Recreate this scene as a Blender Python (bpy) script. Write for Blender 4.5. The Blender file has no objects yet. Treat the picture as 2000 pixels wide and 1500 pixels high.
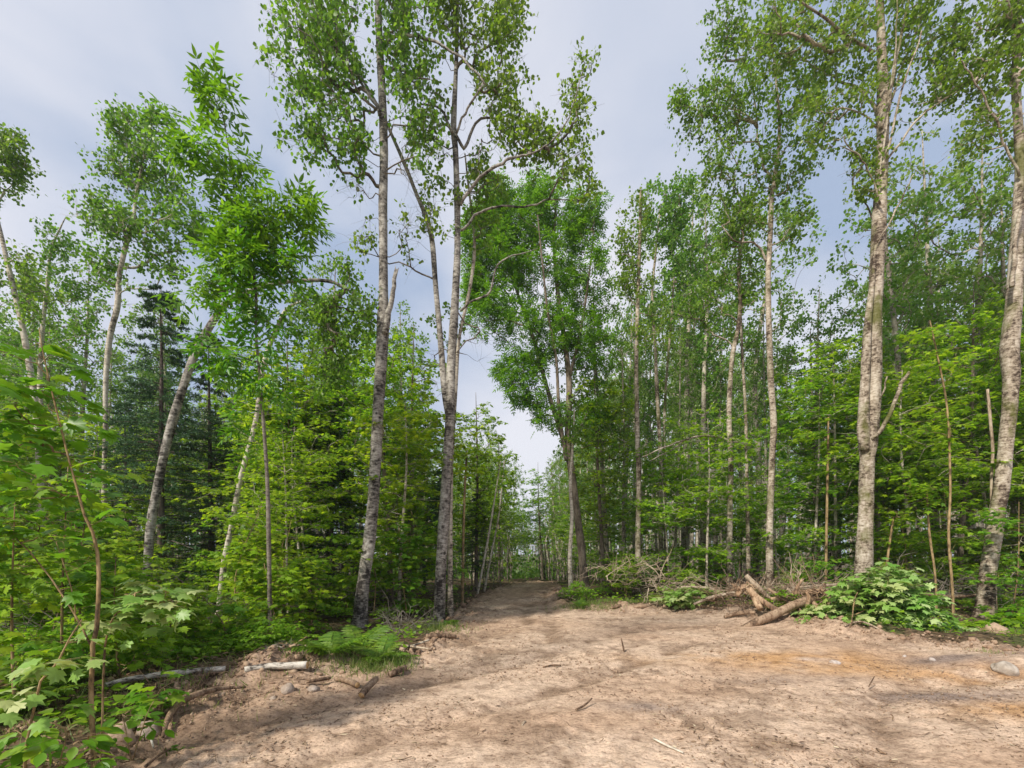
import bpy, math
import numpy as np
rng = np.random.default_rng(11)

# ------------------------------------------------------------------ camera, sky, sun, exposure
SC = bpy.context.scene
COL = SC.collection
FPX, CXP, HYP, EYE = 900.0, 1000.0, 1075.0, 1.7      # pixel scale of the level wide-angle lens
cam = bpy.data.cameras.new('camera'); co = bpy.data.objects.new('camera', cam); COL.objects.link(co)
cam.sensor_width = 36; cam.lens = 36 * FPX / 2000; cam.shift_y = (HYP - 750) / 2000
cam.clip_end = 2000; cam.clip_start = 0.05
co.location = (0, 0, EYE); co.rotation_euler = (math.radians(90), 0, 0)
SC.camera = co
SC.view_settings.view_transform = 'Standard'; SC.view_settings.look = 'None'
SC.view_settings.exposure = 0.68; SC.view_settings.gamma = 1; SC.view_settings.use_curve_mapping = False
SUN_EL, SUN_AZ = math.radians(43), math.radians(222)    # azimuth clockwise from +Y: behind and left of the camera
W = bpy.data.worlds.new('World'); SC.world = W; W.use_nodes = True
nt = W.node_tree; nt.nodes.clear()
wo = nt.nodes.new('ShaderNodeOutputWorld'); bg = nt.nodes.new('ShaderNodeBackground'); bg.inputs[1].default_value = 0.1
sky = nt.nodes.new('ShaderNodeTexSky'); sky.sky_type = 'NISHITA'; sky.sun_disc = False
sky.sun_elevation = SUN_EL; sky.sun_rotation = SUN_AZ; sky.dust_density = 3.0
tc = nt.nodes.new('ShaderNodeTexCoord'); mp = nt.nodes.new('ShaderNodeMapping'); mp.inputs['Scale'].default_value = (1.1, 0.7, 1.6)
mp.inputs['Rotation'].default_value = (0.3, 0.5, 0.4)
ns = nt.nodes.new('ShaderNodeTexNoise'); ns.inputs['Scale'].default_value = 1.7; ns.inputs['Detail'].default_value = 6; ns.inputs['Roughness'].default_value = 0.45
ns.inputs['Distortion'].default_value = 0.4
cr = nt.nodes.new('ShaderNodeValToRGB'); cr.color_ramp.elements[0].position = 0.38; cr.color_ramp.elements[1].position = 0.62
cr.color_ramp.elements[0].color = (2.75, 3.35, 4.5, 1); cr.color_ramp.elements[1].color = (5.6, 5.6, 6.0, 1)
mx = nt.nodes.new('ShaderNodeMixRGB'); mx.inputs[0].default_value = 0.9
L = nt.links.new
L(tc.outputs['Generated'], mp.inputs[0]); L(mp.outputs[0], ns.inputs['Vector']); L(ns.outputs['Fac'], cr.inputs[0])
L(sky.outputs[0], mx.inputs[1]); L(cr.outputs[0], mx.inputs[2]); L(mx.outputs[0], bg.inputs[0]); L(bg.outputs[0], wo.inputs[0])
sl = bpy.data.lights.new('sun', 'SUN'); sl.energy = 3.25; sl.angle = math.radians(4); sl.color = (1, 0.93, 0.80)
so = bpy.data.objects.new('sun', sl); COL.objects.link(so)
so.rotation_euler = (math.radians(90) - SUN_EL, 0, -SUN_AZ + math.pi)   # lamp's -Z points away from the sun
so.location = (-20, -22, 25)
SC.cycles.max_bounces = 9; SC.cycles.diffuse_bounces = 6; SC.cycles.transmission_bounces = 7; SC.cycles.glossy_bounces = 2
SC.cycles.use_denoising = True

# ------------------------------------------------------------------ helpers
def nrm(v): return v / np.maximum(np.linalg.norm(v, axis=-1, keepdims=True), 1e-9)
def at(x, y, Y): return np.array([(x - CXP) / FPX * Y, Y, EYE + (HYP - y) / FPX * Y])

def _hash(ix, iy, seed):
    h = (ix.astype(np.int64) * 374761393 + iy.astype(np.int64) * 668265263 + seed * 1442695041) & 0xffffffff
    h = ((h ^ (h >> 13)) * 1274126177) & 0xffffffff
    return ((h ^ (h >> 16)) & 0xffff) / 65535.0
def vnoise(x, y, seed=0):
    x = np.asarray(x, float); y = np.asarray(y, float)
    ix = np.floor(x); iy = np.floor(y); fx = x - ix; fy = y - iy
    u = fx * fx * (3 - 2 * fx); v = fy * fy * (3 - 2 * fy)
    a = _hash(ix, iy, seed); b = _hash(ix + 1, iy, seed); c = _hash(ix, iy + 1, seed); d = _hash(ix + 1, iy + 1, seed)
    return (a * (1 - u) + b * u) * (1 - v) + (c * (1 - u) + d * u) * v * 1.0 - 0.5
def fbm(x, y, seed=0, octv=4, gain=0.5):
    s = 0; a = 1.0; f = 1.0
    for i in range(octv):
        s = s + a * vnoise(x * f + 17.3 * i, y * f - 9.1 * i, seed + i); a *= gain; f *= 2.03
    return s

class MB:
    def __init__(s): s.V = []; s.F = []; s.n = 0
    def add(s, V, F):
        V = np.asarray(V, float).reshape(-1, 3); F = np.asarray(F, int)
        s.V.append(V); s.F.append(F + s.n); s.n += len(V); return s
    def mesh(s, name, mat, smooth=False):
        me = bpy.data.meshes.new(name)
        V = np.concatenate(s.V) if s.V else np.zeros((0, 3))
        idx = np.concatenate([f.ravel() for f in s.F]) if s.F else np.zeros(0, int)
        cnt = np.concatenate([np.full(len(f), f.shape[1]) for f in s.F]) if s.F else np.zeros(0, int)
        me.vertices.add(len(V)); me.vertices.foreach_set('co', V.astype(np.float32).ravel())
        me.loops.add(len(idx)); me.loops.foreach_set('vertex_index', idx.astype(np.int32))
        me.polygons.add(len(cnt)); st = np.zeros(len(cnt), np.int32); st[1:] = np.cumsum(cnt)[:-1]
        me.polygons.foreach_set('loop_start', st)
        if smooth: me.polygons.foreach_set('use_smooth', np.ones(len(cnt), bool))
        me.update(calc_edges=True)
        if mat: me.materials.append(mat)
        return me

def link(me, name, parent=None, loc=None, kind=None):
    o = bpy.data.objects.new(name, me); COL.objects.link(o)
    if parent is not None: o.parent = parent
    if loc is not None: o.location = tuple(float(c) for c in loc)
    if kind: o['kind'] = kind
    return o
def thing(name, label, cat, loc=(0, 0, 0), group=None):
    o = bpy.data.objects.new(name, None); COL.objects.link(o); o.location = tuple(float(c) for c in loc); o.empty_display_size = 0.2
    o['label'] = label; o['category'] = cat
    if group: o['group'] = group
    return o
def tag(o, label, cat, group=None):
    o['label'] = label; o['category'] = cat
    if group: o['group'] = group
    return o
KIDS = {}
def copy_tree(o, parent=None):
    c = o.copy(); COL.objects.link(c)
    if parent is not None: c.parent = parent
    for ch in KIDS.get(o.name, []): copy_tree(ch, c)
    return c
def register(root):
    KIDS[root.name] = [o for o in ALLNEW() if o.parent == root]
def ALLNEW(): return list(COL.objects)[-700:]

def tubes(P, R, sides=6, cap=False):
    """P (N,K,3), R (N,K)"""
    P = np.asarray(P, float); R = np.asarray(R, float)
    if P.ndim == 2: P = P[None]; R = R[None]
    if cap:
        P = np.concatenate([P[:, :1], P, P[:, -1:]], 1); z = np.full((len(P), 1), 1e-4); R = np.concatenate([z, R, z], 1)
    N, K = R.shape
    T = np.gradient(P, axis=1)
    if cap: T[:, 0] = T[:, 2]; T[:, 1] = T[:, 2]; T[:, -1] = T[:, -3]; T[:, -2] = T[:, -3]
    T = nrm(T)
    m = nrm(P[:, -1] - P[:, 0])
    ref = np.where(np.abs(m[:, 2:3]) > 0.75, np.array([[1., 0, 0]]), np.array([[0., 0, 1.]]))[:, None, :]
    U = nrm(np.cross(T, ref)); Vv = np.cross(T, U)
    th = np.linspace(0, 2 * np.pi, sides, endpoint=False)
    ring = P[:, :, None, :] + R[:, :, None, None] * (np.cos(th)[None, None, :, None] * U[:, :, None, :] + np.sin(th)[None, None, :, None] * Vv[:, :, None, :])
    V = ring.reshape(-1, 3)
    n, k, s = np.meshgrid(np.arange(N), np.arange(K - 1), np.arange(sides), indexing='ij')
    b = n * K * sides + k * sides
    s2 = (s + 1) % sides
    F = np.stack([b + s, b + s2, b + sides + s2, b + sides + s], -1).reshape(-1, 4)
    return V, F

def catmull(P, n):
    P = np.asarray(P, float); P = np.vstack([2 * P[0] - P[1], P, 2 * P[-1] - P[-2]])
    m = len(P) - 3; t = np.linspace(0, m - 1e-6, n); i = t.astype(int); f = (t - i)[:, None]
    p0, p1, p2, p3 = P[i], P[i + 1], P[i + 2], P[i + 3]
    return 0.5 * (2 * p1 + (p2 - p0) * f + (2 * p0 - 5 * p1 + 4 * p2 - p3) * f ** 2 + (3 * p1 - p0 - 3 * p2 + p3) * f ** 3)

def trunk(P4, sides=14, step=0.16, seed=0, rough=0.07, flare=0.0, cap=True, splinter=False):
    """P4: rows x,y,z,r -> bumpy bark tube"""
    P4 = np.asarray(P4, float); ln = np.linalg.norm(np.diff(P4[:, :3], axis=0), axis=1).sum()
    n = int(np.clip(ln / step, 5, 150)); Q = catmull(P4, n); P = Q[:, :3]; R = np.maximum(Q[:, 3], 0.002)
    if flare: R = R * (1 + flare * np.exp(-(P[:, 2] - P[0, 2]) / 0.22))
    V, F = tubes(P, R, sides, cap=cap)
    K = n + (2 if cap else 0)
    kk = np.repeat(np.arange(K), sides) * step; ss = np.tile(np.arange(sides), K) / sides * 2 * np.pi
    c = np.repeat(np.vstack([P[:1], P, P[-1:]]) if cap else P, sides, 0)
    nz = fbm(np.cos(ss) * 1.3 + seed, kk * 1.6 + np.sin(ss) * 1.3, seed, 3)
    V = c + (V - c) * (1 + rough * 2.2 * nz)[:, None]
    if splinter:
        d = nrm(P[-1] - P[-2]); m = slice((K - 2) * sides, (K - 1) * sides)
        V[m] += d * (rng.random((sides, 1)) * R[-1] * 3.5)
    return V, F

# leaf templates (side, along, normal)
def fan(outer, c):
    V = np.array([c] + outer, float); n = len(outer)
    return V, np.array([[0, 1 + i, 1 + (i + 1) % n] for i in range(n)])
def mir(half, tip):
    r = [(x, y, z) for x, y, z in half]; l = [(-x, y, z) for x, y, z in reversed(half)]
    return [(0, 0, 0)] + r + [tip] + l
ASPEN = (np.array([(0, 0, 0), (.42, .18, .07), (.45, .55, .07), (0, 1, 0), (-.45, .55, .07), (-.42, .18, .07)], float), np.array([[0, 1, 2, 3], [0, 3, 4, 5]]))
QUAD = (np.array([(0, 0, 0), (.48, .42, .05), (0, 1, 0), (-.48, .42, .05)], float), np.array([[0, 1, 2, 3]]))
MAPLE = fan(mir([(.2, -.1, 0), (.33, -.02, -.02), (.52, .08, -.08), (.36, .26, 0), (.5, .4, -.03), (.68, .58, -.1), (.42, .56, -.02), (.26, .55, 0), (.3, .75, -.02), (.12, .8, 0)], (0, 1.05, -.12)), (0, .35, .03))
MAPLE2 = fan(mir([(.5, .05, -.06), (.3, .27, 0), (.66, .58, -.09), (.24, .56, 0)], (0, 1.05, -.1)), (0, .35, .03))
MAPLE3 = (np.array([(0, 0, 0), (.52, .1, -.03), (.3, .5, .0), (.0, 1, -.05), (-.3, .5, 0), (-.52, .1, -.03)], float), np.array([[0, 1, 2, 3], [0, 3, 4, 5]]))
HEART = fan(mir([(.22, -.1, .02), (.42, .02, .05), (.5, .25, .07), (.44, .5, .05), (.28, .75, .0)], (0, 1.1, -.12)), (0, .35, -.03))
OVAL = fan(mir([(.16, .12, .03), (.3, .35, .05), (.3, .6, .03), (.16, .85, -.02)], (0, 1.05, -.08)), (0, .45, -.03))
LANCE = (np.array([(0, 0, 0), (.16, .3, .03), (.14, .65, .02), (0, 1, -.08), (-.14, .65, .02), (-.16, .3, .03)], float), np.array([[0, 1, 2, 3], [0, 3, 4, 5]]))
def compound(pairs=3, leafl=.42, spread=1.0, droop=.25):
    b = MB()
    def leaflet(o, ang, s):
        V, Fc = LANCE; c, sn = math.cos(ang), math.sin(ang)
        X = V[:, 0] * c + V[:, 1] * sn; Yv = -V[:, 0] * sn + V[:, 1] * c
        Q = np.stack([X * s + 0, Yv * s + o, V[:, 2] * s - droop * (V[:, 1] * s + max(o - .3, 0) * .6)], 1); b.add(Q, Fc)
    for i in range(pairs):
        o = .28 + .56 * i / max(pairs - 1, 1)
        for sg in (-1, 1): leaflet(o, sg * 1.05 * spread, leafl * (1 - .12 * i))
    leaflet(.86, 0, leafl * .95)
    b.add([(0.008, 0, 0), (-.008, 0, 0), (-.004, .88, -.09), (.004, .88, -.09)], [[0, 1, 2, 3]])
    return np.concatenate(b.V), np.concatenate(b.F)
ASHLEAF = compound()

def leaves(T, P, A, Nn, S):
    V, Fc = T; A = nrm(A); U = nrm(np.cross(A, Nn)); Nn = np.cross(U, A); S = np.asarray(S)[:, None, None]
    Q = P[:, None, :] + S * (V[None, :, 0:1] * U[:, None] + V[None, :, 1:2] * A[:, None] + V[None, :, 2:3] * Nn[:, None])
    k = len(V); Fs = (Fc[None] + (np.arange(len(P)) * k)[:, None, None]).reshape(-1, Fc.shape[1])
    return Q.reshape(-1, 3), Fs
def rdir(n): return nrm(rng.normal(size=(n, 3)))

# ------------------------------------------------------------------ materials
def newmat(name):
    m = bpy.data.materials.new(name); m.use_nodes = True; n = m.node_tree; n.nodes.clear()
    out = n.nodes.new('ShaderNodeOutputMaterial'); return m, n, out
def N(n, t, **kw):
    x = n.nodes.new(t)
    for k, v in kw.items():
        if k.startswith('i_'): x.inputs[k[2:].replace('_', ' ')].default_value = v
        else: setattr(x, k, v)
    return x
def math_(n, op, a, b=None, clamp=False):
    x = n.nodes.new('ShaderNodeMath'); x.operation = op; x.use_clamp = clamp
    for i, v in enumerate((a, b)):
        if v is None: continue
        if isinstance(v, (int, float)): x.inputs[i].default_value = v
        else: n.links.new(v, x.inputs[i])
    return x.outputs[0]
def mix_(n, f, a, b, blend='MIX'):
    x = n.nodes.new('ShaderNodeMixRGB'); x.blend_type = blend
    for i, v in enumerate((f, a, b)):
        if isinstance(v, (int, float)): x.inputs[i].default_value = v
        elif isinstance(v, tuple): x.inputs[i].default_value = (*v, 1)[:4]
        else: n.links.new(v, x.inputs[i])
    return x.outputs[0]
def ramp_(n, f, stops):
    x = n.nodes.new('ShaderNodeValToRGB'); e = x.color_ramp.elements
    while len(e) < len(stops): e.new(0.5)
    for i, (p, c) in enumerate(stops): e[i].position = p; e[i].color = (*c, 1) if isinstance(c, tuple) else (c, c, c, 1)
    n.links.new(f, x.inputs[0]); return x.outputs[0]
def noise_(n, vec, scale, detail=4, rough=.55, dist=0):
    x = n.nodes.new('ShaderNodeTexNoise'); x.inputs['Scale'].default_value = scale; x.inputs['Detail'].default_value = detail
    x.inputs['Roughness'].default_value = rough; x.inputs['Distortion'].default_value = dist
    if vec is not None: n.links.new(vec, x.inputs['Vector'])
    return x.outputs['Fac']
def mapped(n, scale, kind='Object'):
    t = n.nodes.new('ShaderNodeTexCoord'); m = n.nodes.new('ShaderNodeMapping'); m.inputs['Scale'].default_value = scale
    n.links.new(t.outputs[kind], m.inputs[0]); return m.outputs[0]
def finish(n, out, col, rough=.9, bump=None, bstr=.5, bdist=.02, spec=.2):
    p = n.nodes.new('ShaderNodeBsdfPrincipled'); p.inputs['Specular IOR Level'].default_value = spec
    if isinstance(col, tuple): p.inputs['Base Color'].default_value = (*col, 1)
    else: n.links.new(col, p.inputs['Base Color'])
    p.inputs['Roughness'].default_value = rough
    if bump is not None:
        b = n.nodes.new('ShaderNodeBump'); b.inputs['Strength'].default_value = bstr; b.inputs['Distance'].default_value = bdist
        n.links.new(bump, b.inputs['Height']); n.links.new(b.outputs[0], p.inputs['Normal'])
    n.links.new(p.outputs[0], out.inputs[0]); return p

def leaf_mat(name, cols, trans=.38, rough=.45, back=1.35, spec=.35):
    m, n, out = newmat(name)
    g = n.nodes.new('ShaderNodeNewGeometry'); oi = n.nodes.new('ShaderNodeObjectInfo')
    r = math_(n, 'FRACT', math_(n, 'ADD', g.outputs['Random Per Island'], oi.outputs['Random']))
    k = len(cols); c = ramp_(n, r, [(i / (k - 1), cols[i]) for i in range(k)])
    big = noise_(n, mapped(n, (1, 1, 1)), .9, 2)
    hs = n.nodes.new('ShaderNodeHueSaturation'); n.links.new(c, hs.inputs['Color'])
    n.links.new(math_(n, 'ADD', math_(n, 'MULTIPLY', oi.outputs['Random'], .03), .485), hs.inputs['Hue'])
    n.links.new(math_(n, 'ADD', math_(n, 'MULTIPLY', big, .7), .65), hs.inputs['Value'])
    c = hs.outputs[0]
    p = n.nodes.new('ShaderNodeBsdfPrincipled'); p.inputs['Roughness'].default_value = rough; p.inputs['Specular IOR Level'].default_value = spec
    n.links.new(c, p.inputs['Base Color'])
    t = n.nodes.new('ShaderNodeBsdfTranslucent')
    tcx = mix_(n, 1.0, c, (back, back * 1.0, back * .55), 'MULTIPLY'); n.links.new(tcx, t.inputs[0])
    ms = n.nodes.new('ShaderNodeMixShader'); ms.inputs[0].default_value = trans
    n.links.new(p.outputs[0], ms.inputs[1]); n.links.new(t.outputs[0], ms.inputs[2]); n.links.new(ms.outputs[0], out.inputs[0])
    return m

def bark_mat(name, pale, mid, dark, horiz=True, moss=0.0, scar=.5, base_dark=True, pale_amt=.5):
    m, n, out = newmat(name)
    if horiz: v = mapped(n, (4.5, 4.5, 14)); v2 = mapped(n, (10, 10, 55))
    else: v = mapped(n, (14, 14, 2.2)); v2 = mapped(n, (40, 40, 9))
    a = noise_(n, v, 1.6, 5, .62, .3); b = noise_(n, v2, 1.3, 4, .6); big = noise_(n, mapped(n, (1.6, 1.6, 1.1)), 1.3, 3)
    iso = noise_(n, mapped(n, (6, 6, 3.5)), 1.7, 5, .65, .8)
    f = math_(n, 'ADD', math_(n, 'ADD', math_(n, 'MULTIPLY', a, .38), math_(n, 'MULTIPLY', b, .27)), math_(n, 'MULTIPLY', iso, .35))
    f = math_(n, 'ADD', f, math_(n, 'MULTIPLY', math_(n, 'SUBTRACT', big, .5), .42))
    f = math_(n, 'ADD', math_(n, 'MULTIPLY', math_(n, 'SUBTRACT', f, .5), 1.8), .5)
    if base_dark:      # rough dark bark of the butt
        s = n.nodes.new('ShaderNodeSeparateXYZ'); tcn = n.nodes.new('ShaderNodeTexCoord'); n.links.new(tcn.outputs['Object'], s.inputs[0])
        z = math_(n, 'ADD', s.outputs[2], math_(n, 'MULTIPLY', big, 1.4))
        lo = math_(n, 'SUBTRACT', 1.0, math_(n, 'DIVIDE', math_(n, 'SUBTRACT', z, .2), 2.6), True)
        f = math_(n, 'SUBTRACT', f, math_(n, 'MULTIPLY', lo, .13))
    c = ramp_(n, f, [(.33, dark), (.43 + .1 * (1 - pale_amt), mid), (.52 + .12 * (1 - pale_amt), tuple(.5 * (x + y) for x, y in zip(mid, pale))), (.63 + .1 * (1 - pale_amt), pale)])
    if scar:
        k = n.nodes.new('ShaderNodeTexVoronoi'); k.inputs['Scale'].default_value = 1.0; k.inputs['Randomness'].default_value = 1.0
        n.links.new(mapped(n, (3.6, 3.6, 3.4) if horiz else (3, 3, 2)), k.inputs['Vector'])
        sc = math_(n, 'ADD', k.outputs['Distance'], math_(n, 'MULTIPLY', a, .22))
        c = mix_(n, math_(n, 'MULTIPLY', ramp_(n, sc, [(.17 + .06 * scar, 1.0), (.25 + .06 * scar, 0.0)]), .85), c, dark)
    if moss:
        mo = noise_(n, mapped(n, (1.3, 1.3, .9)), 1.2, 4, .6)
        c = mix_(n, ramp_(n, mo, [(.60 - .1 * moss, 0.0), (.72 - .1 * moss, .8)]), c, (.10, .11, .02))
    finish(n, out, c, .88, f, .7, .02, .15)
    return m

M = {}
M['birch'] = bark_mat('birch_bark', (.46, .435, .39), (.215, .195, .17), (.03, .026, .023), pale_amt=.35)
M['aspen'] = bark_mat('aspen_bark', (.56, .50, .42), (.31, .255, .195), (.055, .038, .028), moss=.8, scar=.25, pale_amt=.4)
M['log_birch'] = bark_mat('white_birch_bark', (.62, .58, .52), (.46, .42, .37), (.05, .04, .035), scar=.1, base_dark=False, pale_amt=.4)
M['pale'] = bark_mat('pale_bark', (.62, .57, .48), (.40, .35, .28), (.10, .085, .07), scar=.1, pale_amt=.8, base_dark=False)
M['slim'] = bark_mat('slim_bark', (.58, .53, .45), (.36, .31, .25), (.06, .05, .04), scar=.1, pale_amt=.5)
M['ash'] = bark_mat('ash_bark', (.28, .23, .18), (.17, .135, .10), (.06, .05, .04), horiz=False, scar=0, base_dark=False)
M['spruce'] = bark_mat('spruce_bark', (.16, .13, .11), (.09, .07, .06), (.04, .03, .025), horiz=False, scar=0, base_dark=False)
M['dead'] = bark_mat('dead_wood', (.36, .26, .18), (.20, .13, .085), (.07, .045, .03), horiz=False, scar=0, base_dark=False)
M['sticks'] = bark_mat('stick_bark', (.50, .42, .32), (.33, .25, .18), (.13, .09, .06), horiz=False, scar=0, base_dark=False)
M['torn'] = bark_mat('torn_wood', (.48, .35, .23), (.29, .185, .115), (.11, .07, .048), horiz=False, scar=0, base_dark=False)
M['stem'] = bark_mat('sapling_bark', (.42, .31, .17), (.26, .18, .09), (.09, .06, .04), horiz=False, scar=.05, base_dark=False)
M['twig'] = bark_mat('twig_bark', (.27, .24, .20), (.17, .145, .12), (.07, .06, .05), scar=0, base_dark=False)
G = lambda r, g, b: (r, g, b)
M['l_aspen'] = leaf_mat('aspen_leaf', [G(.085, .18, .016), G(.135, .26, .020), G(.22, .34, .045), G(.10, .21, .030)], .50, .4, 1.6)
M['l_aspen_far'] = leaf_mat('aspen_leaf_far', [G(.095, .20, .024), G(.145, .28, .030), G(.23, .35, .075), G(.11, .22, .04)], .50, .4, 1.6)
M['l_ash'] = leaf_mat('ash_leaf', [G(.065, .19, .012), G(.11, .28, .015), G(.18, .37, .022)], .48, .4, 1.5)
M['l_maple'] = leaf_mat('maple_leaf', [G(.15, .28, .014), G(.24, .40, .018), G(.36, .50, .03), G(.10, .22, .02), G(.18, .32, .015)], .50, .45, 1.5)
M['l_maple_d'] = leaf_mat('maple_leaf_deep', [G(.11, .23, .014), G(.18, .34, .018), G(.28, .44, .03)], .50, .45, 1.5)
M['l_fore'] = leaf_mat('sapling_leaf', [G(.07, .18, .016), G(.14, .30, .02), G(.24, .42, .03), G(.11, .25, .03)], .48, .38, 1.5)
M['l_cut'] = leaf_mat('cut_maple_leaf', [G(.14, .29, .04), G(.26, .42, .08), G(.45, .52, .24), G(.18, .34, .05)], .3, .4)
M['l_spruce'] = leaf_mat('spruce_needle', [G(.035, .085, .034), G(.055, .12, .045), G(.08, .15, .055)], .15, .6)
M['l_fern'] = leaf_mat('fern_leaf', [G(.08, .17, .015), G(.12, .23, .02), G(.18, .29, .03)], .4)
M['grass'] = leaf_mat('grass_blade', [G(.09, .16, .025), G(.15, .23, .04), G(.30, .30, .12)], .4)
M['litter'] = leaf_mat('dead_leaf', [G(.20, .12, .06), G(.13, .08, .045), G(.28, .19, .10), G(.10, .13, .04)], .15, .8)

# soil
m, n, out = newmat('soil')
vc = N(n, 'ShaderNodeVertexColor', layer_name='soil')
v1 = mapped(n, (1, 1, 1))
a = noise_(n, v1, 6, 7, .62); b = noise_(n, v1, 38, 5, .65); d = noise_(n, v1, 1.3, 4, .55); e = noise_(n, mapped(n, (5, 14, 5)), 2.2, 6, .65, .6)
c = mix_(n, 1.0, vc.outputs[0], ramp_(n, a, [(.33, (.62, .59, .57)), (.48, (.95, .95, .95)), (.62, (1.14, 1.14, 1.14))]), 'MULTIPLY')
c = mix_(n, 1.0, c, ramp_(n, b, [(.32, (.55, .50, .47)), (.47, (.98, .98, .98)), (.68, (1.13, 1.12, 1.10))]), 'MULTIPLY')
c = mix_(n, 1.0, c, ramp_(n, e, [(.36, (.68, .65, .64)), (.50, (1, 1, 1))]), 'MULTIPLY')
hgt = math_(n, 'ADD', math_(n, 'MULTIPLY', a, .5), math_(n, 'ADD', math_(n, 'MULTIPLY', b, .3), math_(n, 'MULTIPLY', e, .4)))
finish(n, out, c, .96, hgt, .75, .045, .1); M['soil'] = m
m, n, out = newmat('clod'); oi = n.nodes.new('ShaderNodeNewGeometry')
c = ramp_(n, oi.outputs['Random Per Island'], [(0, (.20, .13, .09)), (.5, (.33, .22, .15)), (1, (.42, .31, .22))])
finish(n, out, mix_(n, 1.0, c, ramp_(n, noise_(n, mapped(n, (1, 1, 1)), 40, 4), [(.3, .7), (.7, 1.15)]), 'MULTIPLY'), .95, noise_(n, mapped(n, (1, 1, 1)), 60, 4), .6, .01, .1); M['clod'] = m
m, n, out = newmat('chip'); oi = n.nodes.new('ShaderNodeNewGeometry')
c = ramp_(n, oi.outputs['Random Per Island'], [(0, (.10, .065, .045)), (.45, (.19, .125, .08)), (.8, (.34, .25, .16)), (1, (.5, .42, .3))])
finish(n, out, c, .9); M['chip'] = m
m, n, out = newmat('forest_floor')
v1 = mapped(n, (1, 1, 1)); a = noise_(n, v1, 9, 6, .65); b = noise_(n, v1, .8, 4)
c = ramp_(n, a, [(.3, (.035, .025, .017)), (.5, (.10, .068, .043)), (.68, (.19, .13, .085))])
c = mix_(n, ramp_(n, b, [(.48, 0.0), (.62, .55)]), c, (.05, .085, .02))
finish(n, out, c, .95, a, .8, .05, .1); M['floor'] = m
m, n, out = newmat('rock')
v1 = mapped(n, (1, 1, 1)); a = noise_(n, v1, 7, 6, .65); b = noise_(n, v1, 45, 4)
c = ramp_(n, a, [(.3, (.20, .145, .11)), (.5, (.33, .26, .21)), (.7, (.44, .38, .33))])
finish(n, out, c, .85, math_(n, 'ADD', a, math_(n, 'MULTIPLY', b, .4)), .6, .03, .2); M['rock'] = m
m, n, out = newmat('boulder')
v1 = mapped(n, (1, 1, 1)); a = noise_(n, v1, 6, 6, .65)
finish(n, out, ramp_(n, a, [(.35, (.24, .20, .165)), (.5, (.38, .33, .28)), (.65, (.48, .43, .38))]), .8, a, .7, .04, .2); M['boulder'] = m
m, n, out = newmat('sand_grey')
finish(n, out, ramp_(n, noise_(n, mapped(n, (1, 1, 1)), 14, 5), [(.35, (.34, .28, .25)), (.65, (.52, .47, .44))]), .9); M['pale_rock'] = m
m, n, out = newmat('cut_end')
finish(n, out, ramp_(n, noise_(n, mapped(n, (1, 1, 1)), 25, 4), [(.35, (.42, .24, .10)), (.65, (.62, .42, .22))]), .8); M['cut'] = m

# ------------------------------------------------------------------ terrain
LY = [-20, 0, 3, 3.6, 4.7, 5.6, 6.3, 6.9, 8, 10, 13.3, 16, 20, 24, 30]
LX = [-9, -5, -3.5, -3.2, -3.6, -3.6, -2.9, -1.75, -1.45, -1.35, -1.5, -1.25, -.7, .2, .6]
RY = [-20, 6.4, 7.0, 7.6, 8.6, 10, 12, 13, 13.5, 14, 16, 20, 24, 30]
RX = [40, 30, 11, 8.2, 7.0, 6.7, 6.2, 4.6, 2.1, 1.55, 1.6, 1.95, 2.2, 2.4]
def path_sd(x, y):
    s = np.minimum(x - np.interp(y, LY, LX), np.interp(y, RY, RX) - x)
    far = 25.5 - y
    # on the right the border runs across the view, so measure it along y too
    yb = np.interp(x, [1.6, 2.1, 4.6, 6.2, 6.7, 7.0, 8.2, 11, 30], [13.9, 13.5, 13, 12, 10, 8.6, 7.6, 7.0, 6.6]) - y
    s = np.where(x > 1.7, np.minimum(s, np.where(y < 14, yb, s)), s)
    return np.minimum(s, far)
def ridge(x, y, pts, w):
    pts = np.array(pts, float); best = np.full(np.shape(x), 1e9); amp = np.zeros(np.shape(x))
    for (a0, a1, h0), (b0, b1, h1) in zip(pts[:-1], pts[1:]):
        dx, dy = b0 - a0, b1 - a1; t = np.clip(((x - a0) * dx + (y - a1) * dy) / (dx * dx + dy * dy), 0, 1)
        dd = np.hypot(x - a0 - t * dx, y - a1 - t * dy); c = dd < best
        best = np.where(c, dd, best); amp = np.where(c, h0 + (h1 - h0) * t, amp)
    return amp * np.exp(-(best / w) ** 2)
def height(x, y):
    x = np.asarray(x, float); y = np.asarray(y, float)
    h = .10 * fbm(x * .25, y * .25, 3, 3)
    h = h - .045 * np.maximum(y - 24, 0) * (y < 400)
    h = h + ridge(x, y, [(-5.8, 4.6, .20), (-4.3, 5.9, .30), (-3.1, 6.4, .32), (-2.2, 6.9, .18), (-1.6, 7.5, .06), (-1.5, 9, .05)], .75) * (1 + .5 * fbm(x * 1.6, y * 1.6, 9, 3))
    h = h + ridge(x, y, [(1.7, 13.9, .1), (4.6, 13.2, .15), (6.3, 12, .2), (7.0, 9.6, .25), (7.8, 8.4, .2), (10, 7.9, .22), (20, 7.5, .3)], .8) * (1 + .7 * fbm(x * 1.4, y * 1.4, 12, 3))
    h = h + ridge(x, y, [(6.9, 6.7, .10), (8.2, 6.4, .22), (12, 6.2, .2)], .5)
    h = h + .045 * np.clip((y - 12) / 10, 0, 1)
    return h
def hz(x, y): return float(height(np.array([x]), np.array([y]))[0])
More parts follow.
